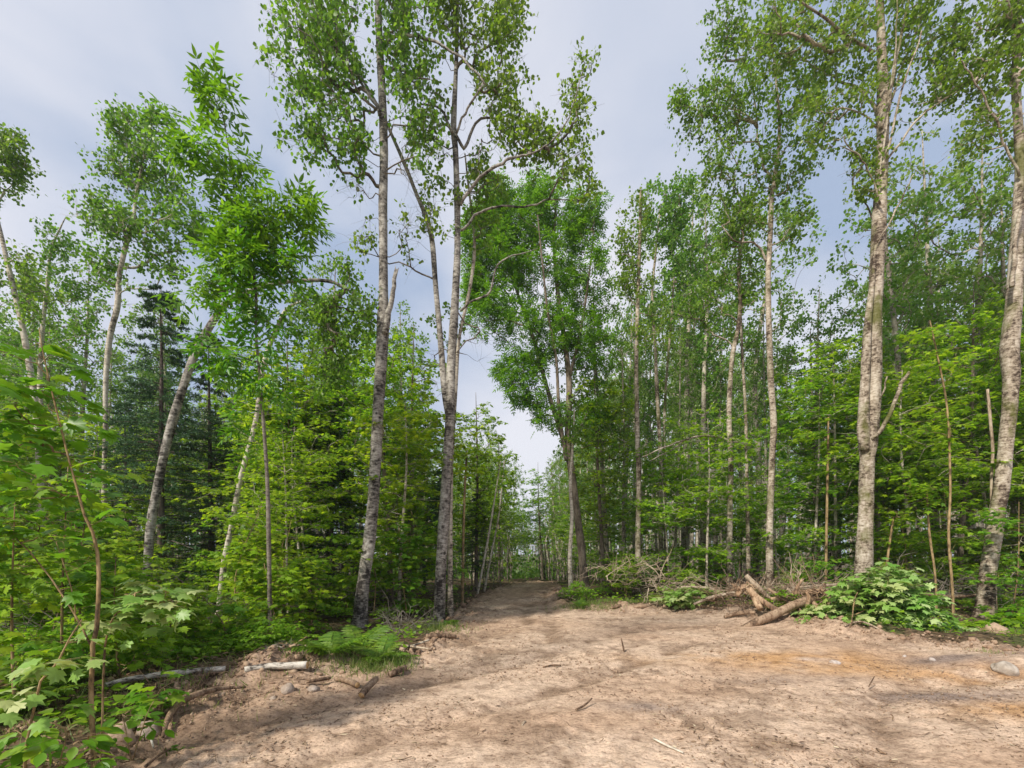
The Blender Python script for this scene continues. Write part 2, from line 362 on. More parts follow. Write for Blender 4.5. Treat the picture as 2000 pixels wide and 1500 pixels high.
FURROWS_AND_SHADE = [([(-4.2, 2.4), (-1.92, 4.94), (0, 6.85), (2.06, 9.3), (4.8, 11.0)], .16), ([(-3.2, 1.9), (-.9, 4.2), (1.2, 6.1), (3.4, 8.5)], .13),  # first line follows the trunk shadow of the aspen outside the view
           ([(-1.0, 8.2), (.3, 11), (.5, 15), (.7, 20)], .22), ([(.6, 8.6), (1.0, 11), (1.05, 15), (1.4, 20)], .22), ([(2.5, 3.2), (4.5, 5.6), (7.5, 6.4)], .2)]
def detail(x, y):
    """clods, furrows and loose soil of the graded dirt; also returns the furrow and shade-band weight"""
    f = 0
    for pts, w in FURROWS_AND_SHADE:
        f = f + ridge(x, y, [(a, b, 1.0) for a, b in pts], w)
    # cleat streaks follow the machine's direction
    ca, sa = math.cos(.86), math.sin(.86); u = x * ca + y * sa; v = -x * sa + y * ca
    st = fbm(u * 1.3, v * 9, 21, 3)
    cl = fbm(x * 7, y * 7, 31, 4, .6); cl2 = fbm(x * 22, y * 22, 41, 2, .6)
    patch = np.clip(.5 + 1.6 * fbm(x * .8, y * .8, 51, 2), .15, 1)
    sd = path_sd(x, y); edge = np.exp(-np.maximum(sd, 0) / .6)
    rd = 1 - np.abs(2 * vnoise(x * 5 + 3, y * 5, 77)) ; rd = np.maximum(rd - .55, 0)
    z = -.045 * f * (1 + .6 * st) + .018 * st + (.022 * cl + .012 * cl2) * patch + .035 * rd * patch * np.clip(cl + .2, 0, 1)
    z = z + edge * (.15 * fbm(x * 3.2, y * 3.2, 61, 4, .6) + .06 * cl + .02 * cl2)
    return z, f, edge

def soil_cols(x, y, f, edge):
    base = np.array([.465, .325, .23]); dark = np.array([.235, .16, .11]); pale = np.array([.57, .43, .325]); orange = np.array([.50, .29, .135]); grey = np.array([.26, .20, .17])
    t = np.clip(.5 + 1.5 * fbm(x * .55, y * .9, 71, 4), 0, 1)[:, None]
    c = base * (1 - t) + pale * t
    def blend(c, w, k): w = np.clip(w, 0, 1)[:, None]; return c * (1 - w) + k * w
    nz = fbm(x * 2.2, y * 2.2, 81, 4, .6)
    c = blend(c, np.clip(nz * 2.2 - .25, 0, .55), dark)
    c = blend(c, .75 * np.clip(f, 0, 1) * np.clip(.75 + nz * 2, 0, 1), dark)  # darker furrow soil; along the first one a trunk's cast shadow is painted in
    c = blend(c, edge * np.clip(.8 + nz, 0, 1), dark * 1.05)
    def blob(cx, cy, rx, ry): return np.exp(-(((x - cx) / rx) ** 2 + ((y - cy) / ry) ** 2)) * np.clip(.9 + 1.5 * nz, 0, 1.2)
    # sandy subsoil scraped up on the right
    c = blend(c, .85 * blob(4.7, 6.9, 1.5, .55), orange); c = blend(c, .8 * blob(5.9, 6.3, 1.8, .35), orange); c = blend(c, .7 * blob(5.6, 4.9, .9, .35), orange)
    c = blend(c, .5 * blob(3.4, 7.2, 1.6, .3), orange)
    c = blend(c, .9 * blob(4.0, 6.0, .9, .2), grey); c = blend(c, .9 * blob(5.1, 5.4, 1.1, .25), grey); c = blend(c, .9 * blob(6.6, 6.9, .9, .3), grey)
    c = blend(c, .8 * blob(1.5, 4.9, .55, .14), grey); c = blend(c, .7 * blob(4.6, 7.0, .25, .12), np.array([.62, .56, .54]))
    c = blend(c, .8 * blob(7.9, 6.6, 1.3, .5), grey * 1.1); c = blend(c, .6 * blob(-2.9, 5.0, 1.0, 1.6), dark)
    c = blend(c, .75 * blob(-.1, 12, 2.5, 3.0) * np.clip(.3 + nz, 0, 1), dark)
    return c

def grid_mesh(X, Y):
    r, c = X.shape; i = np.arange(r * c).reshape(r, c)
    return np.stack([i[:-1, :-1], i[:-1, 1:], i[1:, 1:], i[1:, :-1]], -1).reshape(-1, 4)
ys = 1.6 * np.exp(np.linspace(0, math.log(26.5 / 1.6), 430)); ss = np.linspace(-1.18, 1.45, 560)
Yg, Sg = np.meshgrid(ys, ss, indexing='ij'); Xg = Sg * Yg
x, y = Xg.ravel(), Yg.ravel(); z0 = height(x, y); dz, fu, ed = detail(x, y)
sd = path_sd(x, y) + .35 * fbm(x * 1.1, y * 1.1, 91, 4, .6)
z = z0 + dz + .03 - .25 * np.clip(-sd / .35, 0, 1)
Fg = grid_mesh(Xg, Yg); keep = (sd[Fg] > -.45).any(1); Fg = Fg[keep]
# coarser sheet for the rest of the clearing beside and behind the camera
xc, yc = np.meshgrid(np.linspace(-10, 34, 150), np.linspace(-18, 8, 110), indexing='xy')
x2, y2 = xc.ravel(), yc.ravel(); d2, f2, e2 = detail(x2, y2); sd2 = path_sd(x2, y2)
infan = (y2 > 1.7) & (x2 / np.maximum(y2, .1) < 1.40) & (x2 / np.maximum(y2, .1) > -1.13)
z2 = height(x2, y2) + d2 * .6 + .02 - .25 * np.clip(-sd2 / .35, 0, 1) - .12 * infan
F2 = grid_mesh(xc, yc); F2 = F2[(sd2[F2] > -.45).any(1) & ~(infan[F2].all(1))]
b = MB(); b.add(np.stack([x, y, z], 1), Fg); b.add(np.stack([x2, y2, z2], 1), F2)
me = b.mesh('path', M['soil'], True)
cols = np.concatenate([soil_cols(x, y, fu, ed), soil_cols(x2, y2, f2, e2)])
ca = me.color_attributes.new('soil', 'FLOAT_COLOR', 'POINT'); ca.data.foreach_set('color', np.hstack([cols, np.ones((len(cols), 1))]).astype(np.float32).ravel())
link(me, 'path', kind='structure')
def nonuni(a, b, fine0, fine1, nf, nc):
    return np.unique(np.concatenate([np.linspace(a, fine0, nc), np.linspace(fine0, fine1, nf), np.linspace(fine1, b, nc)]))
gx = nonuni(-400, 400, -22, 24, 230, 16); gy = nonuni(-300, 600, 0, 34, 210, 16)
Xg, Yg = np.meshgrid(gx, gy, indexing='xy'); x, y = Xg.ravel(), Yg.ravel()
yy = np.minimum(y, 120)
z = height(x, yy) + .07 * fbm(x * 1.8, y * 1.8, 101, 4, .6); z = z - .12 * np.clip(path_sd(x, y) / .25 + .4, 0, 1)
b = MB(); b.add(np.stack([x, y, z], 1), grid_mesh(Xg, Yg)); link(b.mesh('ground', M['floor'], True), 'ground', kind='structure')

# ------------------------------------------------------------------ tree growing
def in_blobs(blobs, n, Y=None, dscale=.8):
    """blobs: (x,y,rx,ry,w) in photograph pixels at depth Y -> world points; or (x,y,z,rx,ry,rz,w) in metres"""
    w = np.array([q[-1] for q in blobs], float); idx = rng.choice(len(blobs), n, p=w / w.sum())
    d = rdir(n) * (rng.random((n, 1)) ** (1 / 2.4))
    out = np.zeros((n, 3))
    for i, k in enumerate(idx):
        q = blobs[k]
        if len(q) == 5:
            c = at(q[0], q[1], Y); r = np.array([q[2] / FPX * Y, min(q[2], q[3]) / FPX * Y * dscale, q[3] / FPX * Y])
        else: c = np.array(q[:3]); r = np.array(q[3:6])
        out[i] = c + d[i] * r
    return out

def grow(stems, clusters, base_r=.0045, rise=.45, bow=.10, minfrac=.0):
    """stems: list of (K,4). Connects every cluster to the skeleton. Returns branch polylines (N,5,3), radii (N,5)"""
    nod, rad, par, pos = [], [], [], []
    for s in stems:
        s = np.asarray(s); k = max(len(s) * 3, 20); q = catmull(s, k)
        zmin = q[0, 2] + minfrac * (q[-1, 2] - q[0, 2])
        q = q[q[:, 2] >= zmin] if minfrac else q
        nod.append(q[:, :3]); rad.append(q[:, 3])
    nod = np.concatenate(nod); rad = np.concatenate(rad); nt_ = len(nod)
    n = len(clusters); d0 = np.min(np.linalg.norm(clusters[:, None] - nod[None, ::3], axis=2), axis=1)
    order = np.argsort(d0); cap = nt_ + 4 * n
    Pn = np.zeros((cap, 3)); Pn[:nt_] = nod; cnt = np.zeros(cap); parent = np.full(cap, -1); m = nt_
    lines = np.zeros((n, 5), int)
    for j, i in enumerate(order):
        c = clusters[i]; dv = c - Pn[:m]; d = np.sqrt((dv ** 2).sum(1)); cost = d + 1.2 * np.maximum(0, rise * d - dv[:, 2])
        cost[:nt_] *= .93
        k = int(np.argmin(cost)); a = Pn[k]; dd = d[k]
        off = rng.normal(size=3) * bow * dd; off2 = rng.normal(size=3) * bow * .5 * dd; off[2] = -abs(off[2]) * .5
        lines[j, 0] = k
        for q, t in enumerate((.28, .54, .78, 1.0)):
            p = a + (c - a) * t + off * math.sin(math.pi * t) + off2 * math.sin(2 * math.pi * t)
            Pn[m] = p; parent[m] = k if q == 0 else m - 1; lines[j, q + 1] = m; m += 1
    for i in range(m - 1, nt_ - 1, -1):
        cnt[i] += .25 if True else 0
        if parent[i] >= 0: cnt[parent[i]] += cnt[i] if parent[i] >= nt_ else 0
    R = base_r * np.sqrt(np.maximum(cnt, .5)); 
    LP = Pn[lines]; LR = R[lines]
    trunkatt = lines[:, 0] < nt_
    LR[:, 0] = np.where(trunkatt, np.minimum(LR[:, 1] * 1.35, rad[np.minimum(lines[:, 0], nt_ - 1)] * .8), LR[:, 0])
    LR[:, 0] = np.maximum(LR[:, 0], LR[:, 1])
    return LP, LR

def twigs_for(LP, k, length, spread='up'):
    n = len(LP); i = np.repeat(np.arange(n), k); t = rng.random(n * k)
    start = LP[i, 3] * (1 - t[:, None]) + LP[i, 4] * t[:, None]
    d = nrm(LP[i, 4] - LP[i, 2])
    if spread == 'up': dd = nrm(d * .5 + rdir(n * k) + np.array([0, 0, .25]))
    elif spread == 'hang': dd = nrm(d * .5 + rdir(n * k) + np.array([0, 0, -.5]))
    else:
        az = rng.random(n * k) * 2 * np.pi; dd = nrm(np.stack([np.cos(az), np.sin(az), rng.normal(0, .16, n * k) - .05], 1) + d * np.array([.7, .7, .25]))
    ln = length * (.6 + .8 * rng.random(n * k))[:, None]
    mid = start + dd * ln * .5 + rng.normal(size=(n * k, 3)) * ln * .05
    end = start + dd * ln + np.array([0, 0, -.08]) * ln
    return np.stack([start, mid, end], 1)

def leaves_on(TW, k, kind, size):
    n = len(TW); i = np.repeat(np.arange(n), k); t = rng.random(n * k) * .95 + .08
    t2 = t[:, None]; P = np.where(t2 < .5, TW[i, 0] + (TW[i, 1] - TW[i, 0]) * t2 * 2, TW[i, 1] + (TW[i, 2] - TW[i, 1]) * (t2 * 2 - 1))
    d = nrm(TW[i, 2] - TW[i, 0]); m = n * k; S = size * (.65 + .6 * rng.random(m))
    if kind == 'aspen':
        A = nrm(rdir(m) * .9 + np.array([0, 0, -.75]) + d * .3); Nn = rdir(m) + np.array([0, 0, .2])
        P = P + rdir(m) * size * 1.1
    elif kind == 'maple':
        side = nrm(np.cross(d, np.array([0, 0, 1.])) + 1e-6) * rng.choice([-1, 1], (m, 1))
        A = nrm(d * .7 + side * rng.random((m, 1)) * 1.2 + np.array([0, 0, -.28]) + rng.normal(size=(m, 3)) * .2)
        Nn = np.array([0, 0, 1.]) + rng.normal(size=(m, 3)) * .33
        P = P + A * size * .5 + rng.normal(size=(m, 3)) * size * .18
    elif kind == 'ash':
        A = nrm(d * .5 + rdir(m) * .7 + np.array([0, 0, -.25])); Nn = np.array([0, 0, 1.]) + rng.normal(size=(m, 3)) * .4
    return P, A, Nn, S

def make_tree(name, stems, clusters, bark, leafmat, leafT, leafkind, lsize, twk=5, lk=8, twl=.35, spread='up', bare=0.0, base_r=.0045,
              rise=.45, sides=10, label=None, cat='tree', group=None, origin=None, twig=True, flare=.6, limbs=(), minfrac=0., branches_mat=None, splinter=False,
              leaf_objects=0, rough=.07, bow=.1, stem_caps=True):
    """Builds thing > trunk, limb..., branches, crown. All coordinates are world; the thing stands at its base."""
    stems = [np.asarray(s, float) for s in stems]; limbs = [np.asarray(s, float) for s in limbs]
    o0 = stems[0][0, :3].copy() if origin is None else np.asarray(origin, float)
    root = thing(name, label or name, cat, o0, group); ks = []
    sh = np.array([*o0, 0.])
    for i, s in enumerate(stems):
        V, Fc = trunk(s - sh, sides, seed=int(rng.integers(999)), flare=flare if i == 0 else 0, rough=rough, splinter=splinter)
        ks.append(link(MB().add(V, Fc).mesh('trunk', bark, True), 'trunk' if i == 0 else 'stem', root))
    for s in limbs:
        s = catmull(s, len(s) * 3); s[1:-1, :3] += rng.normal(size=(len(s) - 2, 3)) * (s[1:-1, 3:4] * .12 + .012); s[:, 3] *= .82
        V, Fc = trunk(s - sh, 8, step=.14, seed=int(rng.integers(999)), rough=.06, splinter=(s[-1, 3] > .02))
        ks.append(link(MB().add(V, Fc).mesh('limb', bark, True), 'limb', root))
    if len(clusters):
        LP, LR = grow([*stems, *limbs], clusters, base_r, rise, bow, minfrac)
        bm = MB(); bm.add(*tubes(LP - o0, LR, 5))
        nb = int(len(LP) * (1 - bare)); sel = rng.permutation(len(LP))[:nb]
        TW = twigs_for(LP, twk, twl, spread)
        if twig: bm.add(*tubes(TW - o0, np.tile([base_r * .55, base_r * .42, base_r * .25], (len(TW), 1)), 3))
        br = link(bm.mesh('branches', branches_mat or bark, True), 'branches', root); ks.append(br)
        TW = TW.reshape(len(LP), twk, 3, 3)[sel].reshape(-1, 3, 3)
        if len(TW) and lk:
            P, A, Nn, S = leaves_on(TW, lk, leafkind, lsize)
            P = P - o0
            if leaf_objects:
                # the leaves nearest the lens that show as single leaves are parts of their own
                d = np.linalg.norm(P + o0 - np.array([0, 0, EYE]), axis=1); near = np.argsort(d)[:leaf_objects]; far = np.setdiff1d(np.arange(len(P)), near)
                me = MB().add(*leafT).mesh('leaf', leafmat)
                An = nrm(A); U = nrm(np.cross(An, Nn)); N2 = np.cross(U, An)
                from mathutils import Matrix
                for q in near:
                    s = S[q]; lo = bpy.data.objects.new('leaf', me); COL.objects.link(lo); lo.parent = root
                    lo.matrix_local = Matrix(((U[q, 0] * s, An[q, 0] * s, N2[q, 0] * s, P[q, 0]), (U[q, 1] * s, An[q, 1] * s, N2[q, 1] * s, P[q, 1]), (U[q, 2] * s, An[q, 2] * s, N2[q, 2] * s, P[q, 2]), (0, 0, 0, 1)))
                P, A, Nn, S = P[far], A[far], Nn[far], S[far]
            if len(P):
                V, Fc = leaves(leafT, P, A, Nn, S)
                ks.append(link(MB().add(V, Fc).mesh('crown', leafmat), 'crown', root))
                if leaf_objects: ks[-1]['kind'] = 'stuff'
    KIDS[root.name] = ks
    return root

def trace(pts, Y, dY=0.0, toground=False):
    """pts: (px, py, width px) -> (K,4); dY = extra depth gained over the trace"""
    n = len(pts); out = []
    for i, (a, b, w) in enumerate(pts):
        yy = Y + dY * i / max(n - 1, 1); out.append([*at(a, b, yy), w * .46 / FPX * yy / math.sqrt(1 + ((a - CXP) / FPX) ** 2)])
    out = np.array(out)
    if toground: out[0, 2] = hz(out[0, 0], out[0, 1]) - .08
    return out

# ------------------------------------------------------------------ the tall trees one can single out
# the two birches on the left of the track
make_tree('birch_tree', [trace([(702, 1228, 29), (708, 1150, 27), (722, 1050, 26), (731, 950, 25), (739, 800, 24), (745, 700, 25), (748, 630, 27), (749, 560, 20), (748, 400, 19), (750, 300, 18), (747, 200, 17), (742, 100, 15), (738, 0, 14), (735, -150, 11), (742, -330, 7), (740, -430, 3)], 10.2, .3, True)],
          in_blobs([(610, 90, 100, 110, 1.3), (600, 240, 50, 70, .5), (660, 190, 70, 140, .9), (690, 300, 35, 60, .25), (790, 60, 70, 90, .9), (800, 190, 45, 90, .45), (700, -60, 160, 110, 1.4), (740, -280, 150, 150, 1.2), (820, 300, 40, 60, .15)], 330, 10.2),
          M['birch'], M['l_aspen'], ASPEN, 'aspen', .085, 5, 7, .42, limbs=[trace([(750, 655, 20), (760, 610, 15), (768, 570, 12), (773, 532, 10)], 10.25),
                 trace([(752, 90, 10), (778, 68, 8), (830, 74, 7), (880, 100, 6), (920, 130, 5), (948, 165, 4)], 10.3, -.6),
                 trace([(741, 225, 8), (712, 170, 7), (684, 110, 6), (660, 55, 5), (640, 0, 4)], 10.3, .7), trace([(755, 145, 7), (780, 130, 6), (800, 148, 4), (840, 155, 3)], 10.3, -.3)],
          label='tall pale birch with a broken stub halfway up, left of the dirt track', sides=16, base_r=.0062, branches_mat=M['twig'], bare=.12)
make_tree('birch_tree', [trace([(857, 1216, 22), (862, 1100, 23), (868, 1000, 23), (874, 900, 21), (879, 800, 20), (882, 700, 19), (888, 600, 17), (893, 500, 14), (893, 400, 13), (890, 300, 12), (886, 250, 12), (890, 150, 9), (893, 50, 7), (896, -100, 5), (900, -220, 3)], 10.9, .2, True),
          trace([(877, 815, 14), (868, 760, 14), (859, 650, 12), (851, 560, 11), (845, 480, 11), (834, 430, 10), (810, 370, 8), (790, 320, 8), (768, 270, 7), (745, 220, 7), (700, 140, 5), (655, 50, 4), (630, -20, 2)], 10.95, .6)],
          np.concatenate([in_blobs([(880, 40, 60, 70, .9), (960, 70, 70, 80, .9), (1000, 30, 40, 40, .4), (980, 180, 60, 50, .5), (1000, 240, 35, 40, .4), (1045, 280, 40, 45, .8), (830, 230, 50, 80, .4), (850, 400, 50, 80, .3), (800, 480, 50, 50, .2), (900, -80, 130, 90, 1.0), (720, 480, 30, 30, .12), (620, 40, 70, 80, .5)], 270, 10.9),
                          in_blobs([(1120, 215, 25, 70, .6), (1145, 120, 12, 30, .2), (1110, 290, 35, 40, .5), (1160, 385, 25, 45, .5), (1100, 330, 40, 30, .4), (905, 330, 60, 50, .15)], 52, 10.9, .3)]),
          M['birch'], M['l_aspen'], ASPEN, 'aspen', .082, 5, 7, .40, limbs=[trace([(899, 400, 9), (930, 355, 8), (975, 320, 7), (1008, 308, 6), (1040, 300, 4), (1080, 275, 4), (1115, 215, 3), (1140, 130, 2)], 10.9, -.8),
                 trace([(901, 450, 7), (930, 418, 6), (980, 403, 5), (1040, 402, 4), (1075, 388, 3), (1130, 395, 2)], 10.9, .5),
                 trace([(899, 607, 6), (925, 585, 5), (955, 572, 5), (970, 520, 4), (1000, 500, 3), (1050, 485, 2)], 10.9, -.7),
                 trace([(890, 262, 7), (905, 290, 8), (918, 262, 7), (938, 232, 6), (975, 235, 4), (1010, 262, 3)], 10.9, .4), trace([(884, 260, 8), (862, 215, 6), (840, 205, 5), (815, 205, 3)], 10.9, .5),
                 trace([(891, 262, 7), (905, 228, 6), (918, 205, 6), (942, 165, 5)], 10.9, -.3)],
          label='twin-stemmed birch with dark fork, growing right beside the left edge of the dirt track', sides=16, base_r=.006, branches_mat=M['twig'], bare=.2)
make_tree('aspen_tree', [trace([(880, 1206, 12), (879, 1050, 11), (882, 900, 9), (890, 760, 8), (897, 660, 7), (916, 572, 7), (926, 500, 7), (925, 440, 6), (917, 380, 5), (908, 300, 3)], 11.7, 0, True)],
          in_blobs([(930, 430, 30, 90, 1), (960, 380, 30, 60, 1), (870, 640, 40, 60, .4), (935, 330, 20, 40, .6)], 60, 11.7), M['slim'], M['l_aspen'], ASPEN, 'aspen', .08, 4, 7, .25,
          label='thin spotted dark trunk rising tight behind the twin-stemmed birch', sides=10, base_r=.005, branches_mat=M['twig'], bare=.15)
def bare_twigs(root, stems, blobs, Y, n, mat, br=.0045):
    cl = in_blobs(blobs, n, Y); LP, LR = grow(stems, cl, br, .2, .16); o0 = np.array(root.location); b_ = MB(); b_.add(*tubes(LP - o0, LR, 4))
    TW = twigs_for(LP, 4, .38, 'up'); b_.add(*tubes(TW - o0, np.tile([br * .5, br * .35, br * .2], (len(TW), 1)), 3)); link(b_.mesh('dead_twigs', mat, True), 'dead_twigs', root)
TWIN = [o for o in COL.objects if o.name.startswith('birch_tree')]
bare_twigs(TWIN[0], [trace([(748, 600, 20), (748, 400, 19), (750, 300, 18), (747, 200, 17)], 10.3)], [(700, 370, 40, 30, .5), (790, 330, 40, 60, 1), (790, 220, 40, 60, .8), (690, 290, 30, 50, .5), (785, 450, 35, 60, .7), (730, 440, 25, 20, .2)], 10.3, 44, M['twig'])
bare_twigs(TWIN[1], [trace([(888, 600, 17), (893, 500, 14), (893, 400, 13), (890, 300, 12), (886, 250, 12)], 11.0), trace([(850, 560, 11), (845, 480, 11), (834, 430, 10), (810, 370, 8), (790, 320, 8)], 11.3)], [(950, 260, 50, 60, 1), (860, 300, 30, 50, .8), (830, 420, 30, 60, .7), (960, 340, 50, 40, .7), (930, 180, 40, 40, .5), (840, 700, 30, 60, .4), (925, 680, 25, 40, .4)], 11.0, 56, M['twig'])
# dark leafed ash right of the sky gap
ash_st = [trace([(1143, 1152, 20), (1136, 1080, 17), (1127, 1000, 16), (1116, 920, 15), (1109, 850, 14), (1112, 760, 13), (1106, 690, 11), (1096, 620, 9), (1087, 550, 8), (1082, 470, 6), (1085, 400, 4), (1075, 350, 2)], 18.5, 0, True),
          trace([(1118, 935, 10), (1100, 860, 10), (1078, 790, 9), (1055, 710, 8), (1035, 640, 7), (1010, 570, 6), (985, 490, 4), (965, 420, 3), (945, 360, 2)], 18.5, .8),
          trace([(1106, 900, 8), (1092, 800, 7), (1086, 700, 6), (1070, 610, 5), (1060, 520, 4), (1050, 420, 2)], 18.4, -.8), trace([(1112, 740, 7), (1135, 640, 6), (1150, 540, 4), (1160, 450, 2)], 18.5, -.5)]
make_tree('ash_tree', ash_st, in_blobs([(960, 400, 35, 70, .9), (1060, 400, 50, 70, 1.1), (1130, 430, 45, 60, .9), (990, 520, 80, 70, 1.5), (1110, 540, 80, 80, 1.6), (960, 610, 45, 50, .7), (1060, 640, 90, 60, 1.5), (1020, 720, 50, 40, .7), (1150, 680, 50, 70, 1.1), (1075, 800, 40, 40, .35), (1160, 820, 35, 50, .4), (1010, 770, 30, 25, .3), (935, 470, 30, 60, .7), (1000, 440, 50, 60, .9), (925, 560, 25, 30, .4)], 540, 18.5),
          M['ash'], M['l_ash'], ASHLEAF, 'ash', .36, 4, 4, .45, label='big dark-leafed ash forking low, standing right of the open gap of sky', sides=12, base_r=.007, bow=.08)
make_tree('birch_tree', [trace([(1116, 1172, 10), (1113, 1085, 9), (1117, 1010, 8), (1114, 950, 7), (1118, 880, 5), (1122, 800, 3)], 15.8, 0, True)], in_blobs([(1120, 850, 40, 60, 1)], 25, 15.8), M['pale'], M['l_aspen'], ASPEN, 'aspen', .08, 4, 6, .25,
          label='slim white birch stem at the inside corner of the track, in front of the ash', sides=8, branches_mat=M['twig'])
# right of the clearing
make_tree('aspen_tree', [trace([(1248, 1158, 13), (1246, 1050, 12), (1248, 950, 11), (1245, 850, 10), (1243, 700, 9), (1247, 550, 8), (1250, 450, 7), (1251, 376, 6)], 17.0, 0, True)],
          in_blobs([(1240, 430, 35, 60, .8), (1235, 540, 40, 70, 1), (1270, 640, 40, 70, .6), (1220, 480, 20, 40, .5)], 110, 17.0), M['aspen'], M['l_aspen'], ASPEN, 'aspen', .09, 4, 7, .38,
          label='pale aspen with a snapped bare top, first tall trunk right of the ash', sides=10, base_r=.0055, bare=.1, splinter=True)
make_tree('aspen_tree', [trace([(1292, 1150, 11), (1290, 1000, 10), (1291, 900, 9), (1284, 780, 9), (1280, 680, 7), (1274, 580, 6), (1282, 480, 4), (1290, 400, 2)], 19.5, 0, True), trace([(1303, 1148, 10), (1299, 1000, 9), (1297, 880, 8), (1300, 760, 6), (1310, 640, 5), (1318, 520, 3)], 19.6, .2)],
          in_blobs([(1290, 430, 45, 80, 1), (1320, 520, 45, 90, 1), (1275, 600, 40, 60, .5), (1330, 400, 30, 60, .7)], 190, 19.5), M['aspen'], M['l_aspen_far'], ASPEN, 'aspen', .1, 4, 8, .3,
          label='two aspen trunks rising close together behind the leaning log pile, right of the snapped aspen', sides=8, base_r=.006)
make_tree('aspen_tree', [trace([(1424, 1145, 15), (1426, 1000, 13), (1427, 900, 12), (1424, 800, 11), (1430, 700, 10), (1441, 645, 10), (1446, 590, 9), (1443, 520, 8), (1452, 440, 6), (1455, 360, 4)], 15.5, 0, True), trace([(1462, 1120, 10), (1459, 950, 8), (1456, 800, 7), (1450, 700, 6), (1447, 620, 5)], 15.9)],
          in_blobs([(1440, 430, 40, 70, 1), (1410, 520, 50, 60, .8), (1380, 600, 50, 60, .5), (1470, 560, 30, 60, .5)], 150, 15.5), M['aspen'], M['l_aspen'], ASPEN, 'aspen', .085, 4, 7, .38, limbs=[trace([(1461, 868, 7), (1425, 861, 7), (1385, 851, 6), (1340, 858, 5), (1300, 874, 4), (1255, 892, 2)], 15.8, -1.0), trace([(1340, 858, 4), (1310, 880, 3), (1270, 900, 2)], 15.3, -.3)],
          label='straight mid-size aspen with a kinked upper trunk left of the root pile', sides=10, base_r=.0055, bare=.1)
make_tree('aspen_tree', [trace([(1505, 1152, 18), (1503, 1050, 16), (1508, 900, 15), (1511, 830, 15), (1505, 740, 14), (1502, 650, 13), (1500, 550, 12), (1502, 500, 12), (1506, 430, 10), (1508, 380, 10), (1516, 335, 9), (1522, 250, 7), (1515, 150, 5), (1505, 60, 3)], 14.6, 0, True)],
          in_blobs([(1420, 60, 55, 70, .9), (1500, 60, 80, 80, 1.3), (1390, 220, 55, 60, .9), (1480, 200, 90, 80, 1.5), (1570, 170, 50, 70, .7), (1420, 330, 60, 60, .9), (1520, 330, 60, 60, 1.0), (1580, 280, 30, 50, .3), (1550, 440, 35, 40, .4), (1450, 430, 50, 40, .5), (1340, 200, 25, 30, .25)], 330, 14.6),
          M['aspen'], M['l_aspen'], ASPEN, 'aspen', .088, 5, 7, .42, limbs=[trace([(1499, 512, 7), (1485, 485, 6), (1468, 474, 5), (1435, 470, 4), (1410, 440, 2)], 14.6, -.3), trace([(1512, 352, 7), (1490, 320, 6), (1478, 240, 5), (1470, 140, 3)], 14.6, .5), trace([(1480, 245, 5), (1450, 222, 4), (1395, 200, 3)], 14.9, .2)],
          label='tall clean-trunked aspen directly behind the root pile with a wide airy crown', sides=12, base_r=.0062, bare=.06)
make_tree('aspen_tree', [trace([(1680, 1165, 46), (1686, 1110, 42), (1691, 1000, 35), (1694, 900, 34), (1696, 860, 42), (1706, 780, 34), (1708, 700, 32), (1709, 600, 32), (1714, 500, 34), (1719, 400, 31), (1723, 300, 28), (1725, 200, 28), (1722, 100, 22), (1718, 0, 18), (1716, -150, 12), (1720, -330, 6)], 12.4, 0, True),
          trace([(1689, 880, 20), (1686, 840, 30), (1688, 780, 24), (1691, 700, 20), (1696, 620, 17), (1704, 550, 12), (1710, 480, 6)], 12.3)],
          in_blobs([(1540, 60, 90, 70, .9), (1640, 100, 80, 90, 1.2), (1620, 230, 70, 60, .8), (1700, 200, 60, 120, .4), (1790, 60, 80, 90, 1.2), (1860, 90, 60, 60, .8), (1830, 170, 60, 50, .7), (1690, 310, 40, 40, .4), (1680, 370, 25, 30, .25), (1700, -70, 220, 90, 1.8), (1710, -260, 180, 130, 1.4)], 350, 12.4),
          M['aspen'], M['l_aspen'], ASPEN, 'aspen', .088, 5, 7, .44, limbs=[trace([(1703, 858, 10), (1722, 838, 13), (1743, 790, 12), (1762, 748, 11), (1777, 722, 9)], 12.2, -.5), trace([(1720, 250, 14), (1738, 190, 11), (1755, 90, 9), (1775, 0, 7), (1790, -80, 5)], 12.3, -.4),
                 trace([(1716, 240, 12), (1700, 195, 10), (1660, 165, 8), (1610, 140, 5), (1560, 110, 3)], 12.5, .6), trace([(1706, 102, 11), (1670, 82, 10), (1640, 60, 9), (1600, 28, 7), (1555, -5, 5)], 12.3, -.6),
                 trace([(1728, 320, 8), (1760, 275, 7), (1800, 225, 6), (1850, 190, 4), (1900, 150, 2)], 12.3, -.5), trace([(1712, 250, 6), (1685, 222, 5), (1645, 210, 3)], 12.3, -.3), trace([(1714, 460, 7), (1706, 430, 6), (1690, 400, 4), (1672, 370, 3)], 12.5, .3), trace([(1722, 250, 10), (1752, 160, 8), (1790, 60, 6), (1830, -20, 4)], 12.5, .5), trace([(1723, 330, 7), (1745, 240, 7), (1770, 150, 6), (1800, 60, 4)], 12.2, -.6), trace([(1724, 300, 6), (1738, 200, 6), (1748, 100, 5), (1752, 0, 4)], 12.2, -.5), trace([(1720, 400, 7), (1700, 340, 5), (1672, 300, 4), (1640, 285, 2)], 12.2, -.4), trace([(1715, 470, 6), (1745, 420, 6), (1770, 370, 4), (1785, 340, 3)], 12.2, -.4),
                 trace([(1718, 780, 5), (1726, 760, 5), (1733, 735, 4)], 12.2, -.2)],
          label='largest mossy aspen with fused double trunk and broken side limb, behind the cut maple brush', sides=18, base_r=.0068, bare=.08)
